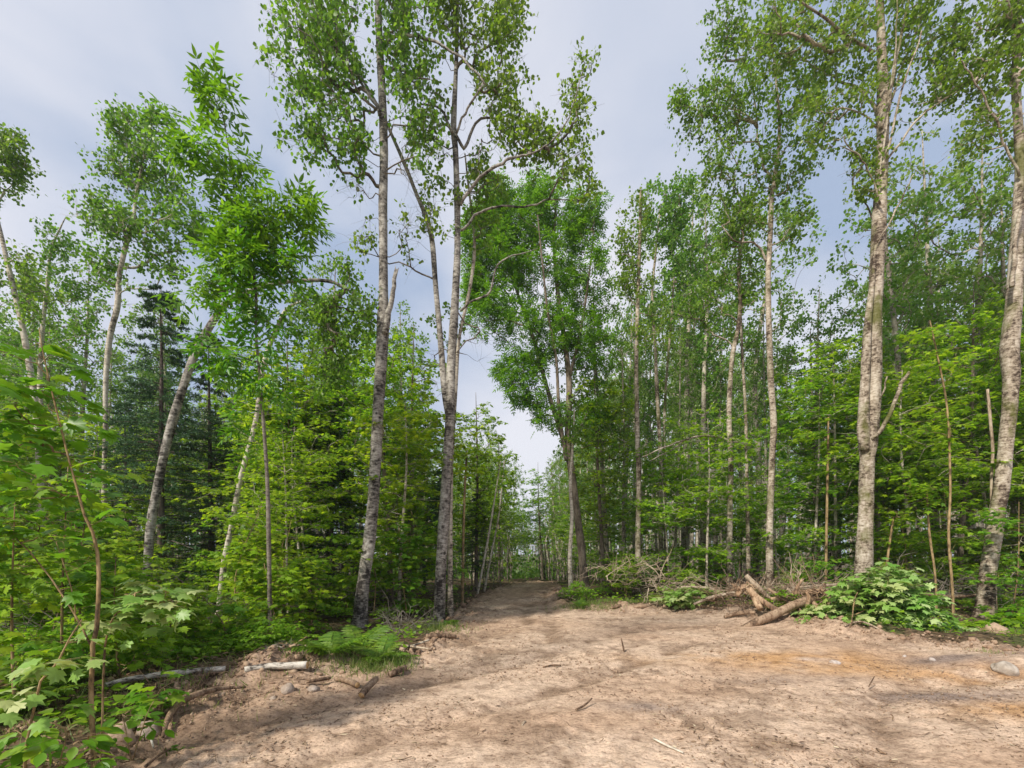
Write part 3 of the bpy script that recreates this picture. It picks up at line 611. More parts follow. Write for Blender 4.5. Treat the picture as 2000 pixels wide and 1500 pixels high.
make_tree('aspen_tree', [trace([(1922, 1204, 44), (1930, 1120, 40), (1943, 1030, 40), (1957, 940, 38), (1966, 850, 37), (1975, 750, 38), (1972, 680, 44), (1979, 600, 40), (1984, 500, 34), (1990, 400, 28), (1993, 330, 25), (1989, 250, 22), (1984, 160, 22), (1988, 60, 18), (1995, -80, 12), (2000, -250, 6)], 11.6, 0, True)],
          in_blobs([(1920, 150, 60, 60, .6), (1960, 60, 60, 60, .5), (2060, 80, 90, 100, 1), (2060, 260, 80, 80, .7), (1900, 260, 50, 50, .5), (2010, -100, 150, 90, 1.4), (1980, 20, 30, 20, .2)], 230, 11.6),
          M['aspen'], M['l_aspen'], ASPEN, 'aspen', .088, 5, 7, .42, limbs=[trace([(1991, 345, 9), (1965, 285, 8), (1945, 240, 7), (1925, 195, 6), (1895, 145, 5), (1878, 118, 4)], 11.5, -.5), trace([(1982, 60, 10), (1975, 30, 8), (1960, -10, 6)], 11.5, -.3), trace([(1976, 560, 16), (1984, 480, 14), (1996, 400, 12), (2010, 300, 9)], 11.3, -.2)],
          label='thick peeling aspen at the far right edge of the clearing', sides=16, base_r=.0065, bare=.1)
# left wood
make_tree('birch_tree', [trace([(283, 1110, 22), (292, 1050, 22), (306, 960, 21), (330, 850, 21), (355, 765, 20), (384, 685, 18), (420, 622, 16), (452, 585, 13), (515, 560, 10), (580, 548, 8), (645, 550, 7), (690, 572, 4)], 9.8, .5, True)],
          in_blobs([(640, 640, 40, 60, 1), (690, 620, 50, 70, 1), (600, 590, 60, 40, .6), (520, 580, 70, 40, .4), (650, 720, 40, 60, .8), (670, 520, 40, 40, .4)], 130, 10.3), M['birch'], M['l_aspen'], ASPEN, 'aspen', .07, 5, 7, .3, 'hang',
          label='birch bent over in a long arch above the left wood', sides=12, base_r=.005, bare=.1, rise=-.3, branches_mat=M['twig'], stem_caps=True)
make_tree('aspen_tree', [trace([(203, 1100, 14), (203, 950, 12), (206, 850, 12), (207, 740, 13), (215, 655, 14), (229, 600, 14), (233, 540, 13), (246, 480, 12), (259, 440, 10), (268, 370, 7), (285, 290, 4), (300, 230, 2)], 12.8, 0, True)],
          in_blobs([(255, 250, 35, 35, .7), (310, 240, 25, 35, .5), (240, 330, 45, 50, 1), (310, 340, 60, 60, 1.4), (200, 420, 45, 40, .6), (250, 440, 50, 50, .8), (350, 440, 60, 60, 1.2), (200, 520, 40, 50, .5), (290, 520, 60, 50, .6)], 260, 12.8), M['pale'], M['l_aspen'], ASPEN, 'aspen', .085, 5, 7, .40,
          label='curving pale aspen with a windblown crown above the left wood', sides=10, base_r=.0055, bare=.08)
make_tree('birch_tree', [trace([(425, 1180, 15), (438, 1100, 14), (452, 1030, 13), (471, 930, 12), (500, 820, 11), (515, 710, 10), (544, 635, 10), (562, 602, 7), (600, 585, 4)], 10.6, 0, True)],
          in_blobs([(560, 640, 40, 40, 1), (610, 600, 40, 30, .6)], 25, 10.6), M['pale'], M['l_aspen'], ASPEN, 'aspen', .075, 4, 7, .25, label='slender leaning pale birch just right of the arched birch', sides=10, branches_mat=M['twig'])
make_tree('aspen_tree', [trace([(90, 1100, 20), (78, 900, 18), (70, 800, 17), (60, 730, 16), (42, 630, 15), (16, 520, 13), (0, 450, 11), (-30, 340, 7), (-40, 260, 4)], 13.5, 0, True)],
          in_blobs([(20, 310, 35, 50, 1.2), (-40, 330, 60, 80, 1.2), (10, 520, 50, 50, .6), (60, 600, 50, 60, .6)], 150, 13.5), M['pale'], M['l_aspen'], ASPEN, 'aspen', .085, 4, 7, .38, label='whitish aspen leaning out past the left edge', sides=10, base_r=.0055)
make_tree('aspen_tree', [trace([(95, 1100, 14), (85, 900, 13), (78, 760, 12), (82, 660, 11), (92, 560, 9), (100, 490, 7), (118, 445, 4), (128, 425, 2)], 15.5, 0, True)],
          in_blobs([(110, 480, 35, 30, .9), (130, 550, 50, 40, 1), (70, 560, 40, 50, .7), (140, 640, 50, 60, .8), (60, 660, 50, 60, .7)], 120, 15.5), M['pale'], M['l_aspen'], ASPEN, 'aspen', .085, 4, 7, .38, label='straight aspen with a bare crooked tip near the left edge', sides=8, base_r=.0055)
for q, Y_, bl, nn, lab in [([(1863, 1252, 8), (1860, 1150, 7), (1853, 1050, 7), (1856, 950, 6), (1850, 800, 5), (1832, 700, 4), (1816, 625, 3)], 10.9, [(1830, 680, 60, 60, 1), (1850, 820, 60, 50, .8)], 34, 'thin tan sapling pole in front of the peeling aspen gap, crooked near the top'),
                           ([(1829, 1210, 7), (1827, 1130, 6), (1815, 1040, 6), (1810, 960, 4)], 11.6, [(1800, 960, 50, 30, 1)], 14, 'short tan sapling stem left of the crooked tan pole'),
                           ([(1612, 1140, 7), (1615, 1000, 6), (1617, 900, 6), (1618, 815, 4)], 14.0, [(1600, 850, 40, 40, 1)], 12, 'bare straight tan stem between the clean-trunked aspen and the mossy aspen'),
                           ([(1946, 1190, 6), (1942, 1080, 7), (1936, 960, 7), (1939, 880, 8), (1934, 820, 8), (1929, 760, 7)], 11.9, [(1900, 1050, 20, 20, 1)], 2, 'broken dead pole standing just left of the peeling aspen'),
                           ([(945, 1150, 5), (960, 1080, 4), (975, 1000, 4), (985, 900, 2)], 18.5, [(985, 930, 25, 30, 1)], 10, 'pale thin trunk slanting beside the far left track edge'),
                           ([(932, 1155, 5), (950, 1070, 5), (962, 1000, 4), (978, 900, 2)], 17.5, [(975, 930, 25, 30, 1)], 10, 'second pale slanting trunk at the far left track edge'),
                           ([(903, 1150, 6), (905, 1050, 6), (908, 950, 5), (912, 880, 3)], 15, [(912, 900, 25, 40, 1)], 14, 'straight thin trunk right behind the twin-stemmed birch'),
                           ([(1720, 1150, 7), (1735, 1080, 6), (1745, 1010, 5)], 13.0, [(1750, 1000, 30, 30, 1)], 8, 'short crooked tan stem just right of the mossy aspen')]:
    make_tree('sapling', [trace(q, Y_, 0, True)], in_blobs(bl, nn, Y_), M['pale' if 'pale' in lab else 'sticks' if 'dead' in lab else 'stem'], M['l_maple'], MAPLE2, 'maple', .12, 3, 5, .3, 'flat', sides=7, base_r=.003, rise=.1, flare=.1, label=lab, cat='sapling', splinter=False)
# near ash sapling with long leaflets
make_tree('ash_tree', [trace([(528, 1190, 10), (525, 1060, 10), (521, 920, 8), (509, 760, 7), (500, 650, 6), (500, 575, 6), (484, 480, 5), (462, 390, 4), (446, 290, 3), (434, 220, 3), (420, 195, 2)], 7.6, .1, True)],
          in_blobs([(402, 165, 20, 15, .25), (420, 205, 22, 20, .35), (400, 300, 35, 35, .6), (430, 360, 40, 35, .6), (480, 320, 22, 35, .35), (500, 420, 70, 40, 1.2), (580, 430, 40, 35, .6), (420, 500, 60, 40, .8), (520, 520, 80, 40, 1.3), (400, 560, 60, 30, .6), (500, 620, 70, 50, .9), (450, 700, 50, 40, .5), (530, 740, 60, 50, .6), (500, 850, 60, 50, .4)], 120, 7.6),
          M['twig'], M['l_ash'], ASHLEAF, 'ash', .34, 3, 3, .22, label='near ash sapling with long pointed leaflets reaching high against the left sky', sides=8, base_r=.0035, leaf_objects=290, flare=.1)

# an aspen standing just outside the left of the view; its trunk throws the soft diagonal shade over the clearing
make_tree('aspen_tree', [np.array([(-7.3, -.9, -.1, .2), (-7.2, -.9, 4, .17), (-7.35, -.8, 9, .14), (-7.2, -.9, 14, .09), (-7.1, -.9, 18, .03)])], in_blobs([(-7.2, -.9, 15.5, 1.3, 1.3, 2.3, 1)], 40), M['aspen'], M['l_aspen'], ASPEN, 'aspen', .085, 4, 8, .3, base_r=.006,
          label='tall aspen outside the view to the left of the camera')

# ------------------------------------------------------------------ kinds of tree that fill the wood
HID = []
def variant(kind, seed):
    """one tree of each kind about 1 unit of crown shape; built at the origin, moved later"""
    global rng
    rng = np.random.default_rng(seed)
    lean = rng.normal(0, .35, 2)
    if kind == 'aspen':
        H = 15.0; st = np.array([(0, 0, -.1, .13), (lean[0] * .3, lean[1] * .3, 4, .11), (lean[0] * .2 + rng.normal(0, .15), lean[1] * .7, 8, .085), (lean[0], lean[1], 11.5, .055), (lean[0] * 1.3, lean[1], H, .012)])
        cl = in_blobs([(lean[0], lean[1], 12, 1.7, 1.7, 2.9, 1), (lean[0], lean[1], 9, 2.0, 2.0, 2.2, .6), (0, 0, 6.5, 1.4, 1.4, 1.2, .16)], 130)
        return make_tree('aspen_tree', [st], cl, M['slim'], M['l_aspen_far'], QUAD, 'aspen', .115, 4, 9, .34, sides=7, base_r=.0075, bare=.12, bow=.08, twig=True), H
    if kind == 'maple':
        H = 7.0; st = np.array([(0, 0, -.1, .045), (lean[0] * .3, lean[1] * .3, 2, .038), (lean[0], lean[1] * .7, 4.4, .026), (lean[0] * .8, lean[1], H - .6, .008)])
        cl = in_blobs([(lean[0] * .8 + rng.normal(0, .3), lean[1] * .8, 5.2, 1.6, 1.6, 1.5, 1), (rng.normal(0, .5), rng.normal(0, .5), 3.4, 1.8, 1.8, .9, .6), (0, 0, 1.7, 1.5, 1.5, .5, .25)], 95)
        return make_tree('maple_tree', [st], cl, M['slim'], M['l_maple'], MAPLE2, 'maple', .108, 4, 8, .42, 'flat', sides=6, base_r=.004, rise=.15, flare=.1), H
    if kind == 'bush':
        H = 2.4; st = np.array([(0, 0, -.05, .016), (.05, .02, .8, .013), (-.05, .1, 1.6, .009), (.1, .1, H, .003)])
        cl = in_blobs([(0, 0, 1.3, .95, .95, .95, 1)], 42)
        return make_tree('maple_sapling', [st], cl, M['stem'], M['l_maple'], MAPLE, 'maple', .098, 4, 7, .30, 'flat', sides=5, base_r=.0026, rise=.1, flare=0, cat='sapling'), H
    if kind == 'shrub':
        H = 1.0; st = np.array([(0, 0, -.05, .010), (.04, .02, .3, .008), (-.05, .05, .6, .006), (.05, 0, H, .003)])
        cl = in_blobs([(0, 0, .5, .6, .6, .38, 1)], 30)
        return make_tree('shrub', [st], cl, M['stem'], M['l_maple_d'], OVAL, 'maple', .085, 4, 7, .20, 'flat', sides=4, base_r=.002, rise=.1, flare=0, cat='shrub'), H
    if kind == 'ash':
        H = 12.0; st = np.array([(0, 0, -.1, .12), (lean[0] * .3, lean[1] * .3, 3, .10), (lean[0], lean[1] * .7, 7, .07), (lean[0] * .8, lean[1], H, .012)])
        cl = in_blobs([(lean[0] * .6, lean[1] * .6, 8.3, 1.9, 1.9, 3.3, 1), (0, 0, 4.6, 1.9, 1.9, 1.7, .35)], 170)
        return make_tree('maple_tree', [st], cl, M['ash'], M['l_maple'], MAPLE3, 'maple', .15, 4, 8, .42, 'flat', sides=7, base_r=.007, rise=.35), H
    if kind == 'spruce':
        H = 9.0; st = np.array([(0, 0, -.1, .11), (0, 0, 4, .07), (.03, 0, 7, .035), (0, .02, H, .006)])
        root = thing('spruce_tree', 'spruce_tree', 'tree'); V, Fc = trunk(st, 8, flare=.2)
        ks = [link(MB().add(V, Fc).mesh('trunk', M['spruce'], True), 'trunk', root)]
        nbr = 190; zb = 1.0 + (H - 1.1) * rng.random(nbr) ** 1.0; az = rng.random(nbr) * 2 * np.pi
        ln = (.25 + 1.75 * (1 - (zb - 1) / (H - 1)) ** .8) * (.65 + .5 * rng.random(nbr))
        d = np.stack([np.cos(az), np.sin(az)], 1); t = np.linspace(0, 1, 6)
        P = np.zeros((nbr, 6, 3)); P[:, :, :2] = d[:, None] * (ln[:, None] * t)[:, :, None]; P[:, :, 2] = zb[:, None] + ln[:, None] * (.12 * t - .42 * t ** 2 + .2 * t ** 3)
        bm = MB(); bm.add(*tubes(P, (ln * .011)[:, None] * np.linspace(1, .25, 6), 4)); ks.append(link(bm.mesh('branches', M['spruce'], True), 'branches', root))
        # side twigs and needles
        k = 16; i = np.repeat(np.arange(nbr), k); tt = .18 + .82 * rng.random(nbr * k); idx = tt * 5; i0 = np.minimum(idx.astype(int), 4); f = (idx - i0)[:, None]
        S = P[i, i0] * (1 - f) + P[i, i0 + 1] * f; sd = np.stack([-d[:, 1], d[:, 0], np.zeros(nbr)], 1)[i] * rng.choice([-1, 1], (nbr * k, 1)); out = np.hstack([d, np.zeros((nbr, 1))])[i]
        dirs = nrm(sd * (1.1 - tt[:, None]) * 1.3 + out * .8 + rng.normal(size=S.shape) * .18 + np.array([0, 0, -.12])); tl = (.14 + .30 * (1 - tt)) * np.minimum(ln[i], 1.4)
        q = 13; j = np.repeat(np.arange(len(S)), q); u = rng.random(len(j)); Pn = S[j] + dirs[j] * (tl[j] * u)[:, None]
        A = nrm(dirs[j] * .8 + rdir(len(j)) * .9); W_ = .085
        T = (np.array([(-.13, 0, 0), (.13, 0, 0), (0, 1, 0)], float), np.array([[0, 1, 2]]))
        V, Fc = leaves(T, Pn, A, rdir(len(j)), np.full(len(j), W_)); ks.append(link(MB().add(V, Fc).mesh('crown', M['l_spruce']), 'crown', root))
        KIDS[root.name] = ks; return root, H
VAR = {}
for kind, nv in (('aspen', 4), ('maple', 5), ('bush', 4), ('shrub', 3), ('ash', 3), ('spruce', 3)):
    VAR[kind] = [variant(kind, 100 + 13 * i + len(kind)) for i in range(nv)]
USED = set(); rng = np.random.default_rng(5)
def put(kind, X, Y, H, label, group=None, rot=None, wide=1.0, tilt=0.0, v=None):
    v = int(rng.integers(len(VAR[kind]))) if v is None else v
    r, h0 = VAR[kind][v]; s = H / h0
    if (kind, v) not in USED: USED.add((kind, v)); o = r
    else: o = copy_tree(r)
    w = s * wide if kind != 'aspen' else s * wide
    o.scale = (w, w, s); o.location = (X, Y, hz(X, Y)); o.rotation_euler = (rng.normal(0, .02) , rng.normal(0, .02) + tilt, rng.random() * 6.28 if rot is None else rot)
    o['label'] = label
    if group: o['group'] = group
    elif 'group' in o: del o['group']
    return o
def putpx(kind, px_, Y, top, label, group=None, **k):
    X = (px_ - CXP) / FPX * Y; g = hz(X, Y); return put(kind, X, Y, max(EYE + (HYP - top) / FPX * Y - g, .3), label, group, **k)

# singled-out background trees (position, depth, top) ---------------------------------------------------
A_ = 'aspen'
for kind, px_, Y, top, lab in [
    (A_, 1188, 21, 560, 'slim aspen between the big ash and the snapped aspen'),
    (A_, 1335, 23, 340, 'tall thin aspen seen just right of the paired aspen trunks'),
    (A_, 1372, 21, 430, 'pale aspen pole halfway between the paired trunks and the kinked aspen'),
    (A_, 1400, 25, 450, 'thin aspen deep behind the kinked aspen on its left'),
    (A_, 1475, 23, 400, 'thin aspen in the gap between the kinked aspen and the clean-trunked aspen'),
    (A_, 1590, 19, 560, 'lower aspen whose tip ends under the patch of sky left of the largest aspen'),
    (A_, 1640, 21, 640, 'short aspen close left of the largest aspen'),
    (A_, 1775, 17, 300, 'leafy aspen behind and right of the largest aspen'),
    (A_, 1830, 19, 270, 'tall leafy aspen in the middle of the gap between the two thick right trunks'),
    (A_, 1890, 17, 290, 'leafy aspen close left of the thick peeling aspen'),
    (A_, 2010, 16, 330, 'aspen behind the thick peeling trunk at the right border'),
    (A_, 150, 19, 500, 'aspen behind the curving pale aspen, on its left'),
    (A_, 30, 18, 520, 'leafy aspen low in the left border beneath the leaning one'),
    (A_, 330, 18, 560, 'aspen hidden behind the windblown crown on the left'),
    (A_, 640, 16, 520, 'small-leaved aspen right of the tip of the arched birch'),
    (A_, 790, 17, 590, 'leafy aspen between the stubbed birch and the twin-stemmed birch'),
    ('ash', 700, 16, 600, 'round bright green maple behind the stubbed birch'),
    ('ash', 800, 15, 640, 'bright maple filling the space between the two left birches'),
    ('ash', 930, 19, 765, 'pointed maple right of the twin-stemmed birch beside the track'),
    ('ash', 975, 24, 850, 'smaller maple stepping down to the sky gap'),
    ('ash', 1180, 19, 700, 'green maple below the right side of the big ash crown'),
    ('ash', 1060, 31, 905, 'far maple closing the end of the track'),
    ('ash', 560, 13, 640, 'maple crown under the arch of the bent birch'),
    ('ash', 1600, 17, 640, 'broad maple between the clean-trunked aspen and the largest aspen'),
    ('ash', 1870, 14.5, 560, 'tall bright maple left of the thick peeling aspen'),
    ('ash', 2030, 14, 600, 'bright maple cut off by the right border'),
    ('ash', 765, 13.0, 630, 'vivid green maple close behind the gap between the two left birches'),
    ('ash', 590, 14.0, 720, 'broad maple beside the leaning birches, below the arch tip'),
    ('ash', 1720, 15.5, 640, 'maple directly behind the mossy double trunk'),
    ('spruce', 315, 12.8, 560, 'tallest dark spruce standing left of the arched birch'),
    ('spruce', 415, 14, 640, 'dark spruce behind the arched birch trunk'),
    ('spruce', 650, 14, 700, 'dark spruce left of the stubbed birch'),
    ('spruce', 590, 15, 760, 'shorter spruce beside the leaning pale birch'),
    ('spruce', 250, 14.5, 780, 'low spruce left of the tallest spruce'),
    ('spruce', 830, 18, 880, 'small spruce in the shade left of the twin-stemmed birch'),
    ('spruce', 930, 19, 960, 'dark little spruce by the left edge of the track'),
]:
    putpx(kind, px_, Y, top, lab, wide=1.0)

# rows of the wood behind -----------------------------------------------------------------------------
SKY_X = [-300, 0, 100, 200, 300, 400, 500, 620, 720, 800, 850, 940, 990, 1025, 1060, 1120, 1180, 1230, 1330, 1420, 1500, 1600, 1660, 1750, 1850, 2000, 2300]
SKY_Y = [480, 500, 540, 560, 600, 610, 560, 560, 600, 610, 770, 800, 860, 930, 930, 800, 640, 450, 400, 480, 520, 610, 590, 380, 330, 320, 320]
placed = []
def free(X, Y, dmin):
    for a, b in placed:
        if (a - X) ** 2 + (b - Y) ** 2 < dmin * dmin: return False
    placed.append((X, Y)); return True
CLEAR = [(215, 520, 10.6, 1080), (570, 810, 10.8, 1220), (800, 960, 11.6, 1200), (160, 300, 12.8, 930), (1222, 1275, 17, 1150), (1400, 1475, 15.7, 1140), (1470, 1540, 14.8, 1110), (1630, 1750, 12.7, 1140), (1880, 2010, 11.9, 1170), (1085, 1165, 18.6, 1120)]
def blocked(p, Y, top):
    return any(a < p < b and Y < ym and top < t for a, b, ym, t in CLEAR)
def scatter(kind, n, x0, x1, Y0, Y1, lab, grp, topadd=(0, 200), hmin=2, hmax=99, dmin=.9, wide=(1, 1), gap=.7, hr=None):
    c = 0
    for _ in range(n * 12):
        if c >= n: break
        Y = Y0 + (Y1 - Y0) * rng.random(); px_ = x0 + (x1 - x0) * rng.random(); X = (px_ - CXP) / FPX * Y
        if float(path_sd(np.array([X]), np.array([Y]))[0]) > -gap: continue
        if 24 <= Y < 34 and abs(X - (.05 * Y + .2)) < 1.1: continue
        if hr: H0 = hr[1]
        else: H0 = 99
        if blocked(px_, Y, HYP + (EYE - hz(X, Y) - min(H0, 5)) * FPX / Y): continue
        if not free(X, Y, dmin): continue
        if hr: H = hr[0] + (hr[1] - hr[0]) * rng.random()
        else:
            top = np.interp(px_, SKY_X, SKY_Y) + topadd[0] + (topadd[1] - topadd[0]) * rng.random(); H = EYE + (HYP - top) / FPX * Y - hz(X, Y)
            if kind == 'aspen' and not (hmin <= H): continue
            H = min(H, hmax * (.85 + .15 * rng.random())); 
            if H < hmin: continue
        note(put(kind, X, Y, H, lab, grp, wide=wide[0] + (wide[1] - wide[0]) * rng.random(), tilt=rng.normal(0, .03)), lab, X, Y, H); c += 1
LAND = [(-9999, 'beyond the left border'), (0, 'at the left border'), (110, 'around the curving pale aspen'), (250, 'left of the arched birch'), (330, 'right of the arched birch trunk'),
        (430, 'beside the slender leaning birch'), (540, 'under the arched birch tip'), (640, 'left of the stubbed birch'), (720, 'between the stubbed and the twin-stemmed birch'), (860, 'right of the twin-stemmed birch'),
        (960, 'at the far end of the track'), (1060, 'behind the big ash'), (1165, 'between the big ash and the snapped aspen'), (1250, 'right of the snapped aspen'), (1300, 'right of the paired aspen trunks'),
        (1370, 'left of the kinked aspen'), (1430, 'left of the clean-trunked aspen'), (1508, 'right of the clean-trunked aspen'), (1600, 'left of the largest mossy aspen'), (1690, 'right of the largest mossy aspen'),
        (1790, 'midway between the mossy and the peeling aspen'), (1870, 'left of the thick peeling aspen'), (1945, 'right of the thick peeling aspen'), (2000, 'beyond the right border')]
ORD = ['tallest', 'second tallest', 'third tallest', 'fourth tallest', 'fifth tallest', 'sixth tallest', 'seventh tallest', 'eighth tallest', 'ninth tallest', 'tenth tallest', 'eleventh tallest', 'twelfth tallest', 'thirteenth tallest', 'fourteenth tallest', 'fifteenth tallest', 'sixteenth tallest', 'seventeenth tallest', 'eighteenth tallest', 'nineteenth tallest', 'twentieth tallest'] + ['lowest'] * 60
BINS = {}
def note(o, noun, X, Y, H):
    p = CXP + FPX * X / Y; w = [t for a, t in LAND if a <= p][-1]
    BINS.setdefault((noun, w), []).append((-H / Y, o))
def name_bins():
    for (noun, w), l in BINS.items():
        l.sort(key=lambda q: q[0])
        for k, (_, o) in enumerate(l):
            o['label'] = f"{ORD[k] + ' ' if len(l) > 1 else ''}{noun} {w}"
scatter('aspen', 66, 1170, 2300, 18, 40, 'slender pale aspen', 'aspens deep in the right wood', (30, 260), 7, 20, 1.1, (.6, .85))
scatter('aspen', 42, -300, 960, 17, 38, 'slender background aspen', 'aspens deep in the left wood', (40, 260), 7, 19, 1.2, (.7, 1.0))
scatter('aspen', 40, 900, 1200, 26, 60, 'far thin aspen', 'far aspens at the end of the track', (10, 110), 4, 20, .9, (.6, .9), gap=.2)
scatter('spruce', 9, -100, 980, 14, 26, 'shaded dark spruce', 'spruces in the left wood', (100, 300), 3, 9, 1.3, (.9, 1.2))
scatter('maple', 12, 1170, 1560, 15, 23, 'slim understory maple', 'understory maples of the right wood', (330, 480), 2.4, 7, 1.1, (1, 1.25))
scatter('maple', 24, 1560, 2250, 13.6, 22, 'slim understory maple', 'understory maples of the right wood', (60, 420), 3.2, 9, 1.05, (1, 1.25))
scatter('maple', 34, -300, 900, 9.5, 19, 'slim understory maple', 'understory maples of the left wood', (60, 420), 3, 7.5, 1.0, (1, 1.25))
scatter('maple', 20, 900, 1220, 17, 34, 'young track-side maple', 'young maples beside the far track', (40, 200), 2, 6, .9, (1, 1.3), gap=.25)
scatter('bush', 34, 1180, 2250, 13.4, 19, 'young maple sapling', 'saplings right of the clearing', hr=(1.0, 2.6), dmin=.65, wide=(1, 1.3), gap=.5)
scatter('bush', 46, -250, 880, 7.6, 13, 'young maple sapling', 'saplings in the left thicket', hr=(1.0, 2.8), dmin=.6, wide=(1, 1.3), gap=.6)
scatter('shrub', 50, 880, 2150, 11, 17, 'low leafy shrub', 'low shrubs along the right border', hr=(.3, .75), dmin=.45, wide=(1, 1.4), gap=.25)
scatter('shrub', 60, -250, 900, 5.2, 12, 'low leafy shrub', 'low shrubs on the left forest floor', hr=(.3, .8), dmin=.4, wide=(1, 1.4), gap=.55)
name_bins()

# the wood far behind reads as one mass
rng = np.random.default_rng(77)
bm = MB(); lm = MB(); n = 900
Yf = 34 + 60 * rng.random(n) ** .8; ang = rng.uniform(-1.5, 1.6, n); Xf = ang * Yf; keep = (np.abs(Xf - .05 * Yf) > 1.2) | (Yf > 42)
Yf, Xf = Yf[keep], Xf[keep]; n = len(Yf)
pxf = Xf / Yf * FPX + CXP; top = np.interp(pxf, SKY_X, SKY_Y) + 60 + 160 * rng.random(n); Hf = np.minimum(EYE + (HYP - top) / FPX * Yf, 19) ; zf = height(Xf, Yf)
P = np.stack([np.stack([Xf, Yf, zf - .2], 1), np.stack([Xf + rng.normal(0, .3, n), Yf, zf + Hf * .5], 1), np.stack([Xf + rng.normal(0, .5, n), Yf, zf + Hf], 1)], 1)
bm.add(*tubes(P, np.stack([.02 + Hf * .009, Hf * .007, Hf * .001], 1), 5))
k3 = 150; Yt = rng.uniform(28, 62, k3); sdx = rng.choice([-1, 1], k3) * (1.0 + np.abs(rng.normal(0, 2.6, k3))); Xt = .03 * Yt + .3 + sdx - .035 * np.maximum(Yt - 26, 0); zt_ = height(Xt, Yt); Ht = rng.uniform(3.2, 6.5, k3)
bm.add(*tubes(np.stack([np.stack([Xt, Yt, zt_ - .1], 1), np.stack([Xt + rng.normal(0, .35, k3), Yt, zt_ + Ht * .5], 1), np.stack([Xt + rng.normal(0, .7, k3), Yt, zt_ + Ht], 1)], 1), np.stack([Ht * .009, Ht * .007, Ht * .002], 1), 5))
o = link(bm.mesh('far_trunks', M['slim'], True), 'far_trunks'); o['kind'] = 'stuff'
k = 135; i = np.repeat(np.arange(n), k); hh = rng.random(n * k) ** .9; Q = P[i, 0] + np.array([0, 0, 1.]) * (Hf[i] * (.06 + .94 * hh))[:, None]
Q[:, :2] += rng.normal(size=(n * k, 2)) * (.9 + .5 * np.sin(np.pi * hh))[:, None]
# gather into sprays
cen = rng.normal(size=(n * k // 6 + 1, 3)) * .5; Q += cen[np.arange(n * k) // 6]
lm.add(*leaves(QUAD, Q, rdir(n * k), np.array([0, 0, .8]) + rdir(n * k) * .8, .31 * (.7 + .7 * rng.random(n * k))))
k2 = 15000; Yq = rng.uniform(31, 75, k2); Xq = rng.uniform(-.35, .5, k2) * Yq; Zq = height(Xq, Yq) + np.abs(rng.normal(0, 2.0, k2)) * (.5 + fbm(Xq * .4, Yq * .4, 3, 3)); Pq = np.stack([Xq, Yq, Zq], 1)
lm.add(*leaves(QUAD, Pq, rdir(k2), np.array([0, 0, .8]) + rdir(k2) * .8, .22 * (.7 + .7 * rng.random(k2))))
o = link(lm.mesh('far_forest', M['l_aspen_far']), 'far_forest'); o['kind'] = 'stuff'
#DETAILS
# ------------------------------------------------------------------ things lying on the ground
rng = np.random.default_rng(404)
def surf(x, y):
    x = np.atleast_1d(np.asarray(x, float)); y = np.atleast_1d(np.asarray(y, float)); sd = path_sd(x, y)
    z = height(x, y); d, _, _ = detail(x, y)
    return np.where(sd > 0, z + d + .03, z + .03 + .07 * fbm(x * 1.8, y * 1.8, 101, 4, .6))
def gp(px_, py, lift=0.0):
    z = lift
    for _ in range(12):
        Y = FPX * (EYE - z) / (py - HYP); X = (px_ - CXP) / FPX * Y; z = .5 * z + .5 * (float(surf(X, Y)[0]) + lift)
    return np.array([X, Y, z])
def wood(name, label, cat, pts, mat, sides=9, Y=None, rough=.09, splinter=False, group=None, sub=(), ends=True):
    """pts: (px, py, width px, lift m) on the ground, or with Y given (px, py, width px, depth)"""
    P = []
    for a, b_, w, q in pts:
        if Y: p = at(a, b_, q); 
        else: p = gp(a, b_, q + w / 2 / FPX * 8 * .5)
        P.append([*p, w / 2 / FPX * p[1] / math.sqrt(1 + ((a - CXP) / FPX) ** 2)])
    P = np.array(P); o0 = P[0, :3].copy(); P[:, :3] -= o0
    V, Fc = trunk(P, sides, step=max(.04, P[:, 3].mean() * .8), seed=int(rng.integers(999)), rough=rough, splinter=splinter)
    o = link(MB().add(V, Fc).mesh(name, mat, True), name, loc=o0); tag(o, label, cat, group)
    for part, q, w0, w1, m_ in sub:        # forks and roots: (name, px/py/depth points)
        R = []
        for i, (a, b_, yy) in enumerate(q):
            R.append([*(at(a, b_, yy) - o0), (w0 + (w1 - w0) * i / (len(q) - 1)) / 2 / FPX * yy])
        V, Fc = trunk(np.array(R), 6, step=.06, seed=int(rng.integers(999)), rough=.12)
        link(MB().add(V, Fc).mesh(part, m_, True), part, o)
    if ends:
        for e in ends if isinstance(ends, tuple) else ():
            k = 0 if e == 0 else -1; d = P[k, :3] - P[1 if e == 0 else -2, :3]; d = d / np.linalg.norm(d); r = P[k, 3] * .93
            V, Fc = tubes(np.array([P[k, :3] - d * .02, P[k, :3] + d * .004, P[k, :3] + d * .006]), np.array([r, r, r * .02]), 12)
            link(MB().add(V, Fc).mesh('cut_end', M['cut']), 'cut_end', o)
    return o
D, S_, T_ = M['dead'], M['sticks'], M['torn']
wood('log', 'longest brown log slanting down out of the root pile onto the dirt', 'log', [(1450, 1228, 12, 10.1), (1478, 1215, 18, 10.2), (1512, 1200, 19, 10.35), (1545, 1184, 19, 10.5), (1575, 1174, 20, 10.6), (1604, 1170, 16, 10.8)], D, 12, True, .12, ends=(0,))
wood('log', 'splintered log with orange torn end pointing toward the dirt', 'log', [(1588, 1178, 14, 10.6), (1603, 1196, 15, 10.2), (1616, 1212, 15, 9.8), (1628, 1228, 11, 9.5), (1638, 1240, 4, 9.3)], T_, 9, True, .2, True)
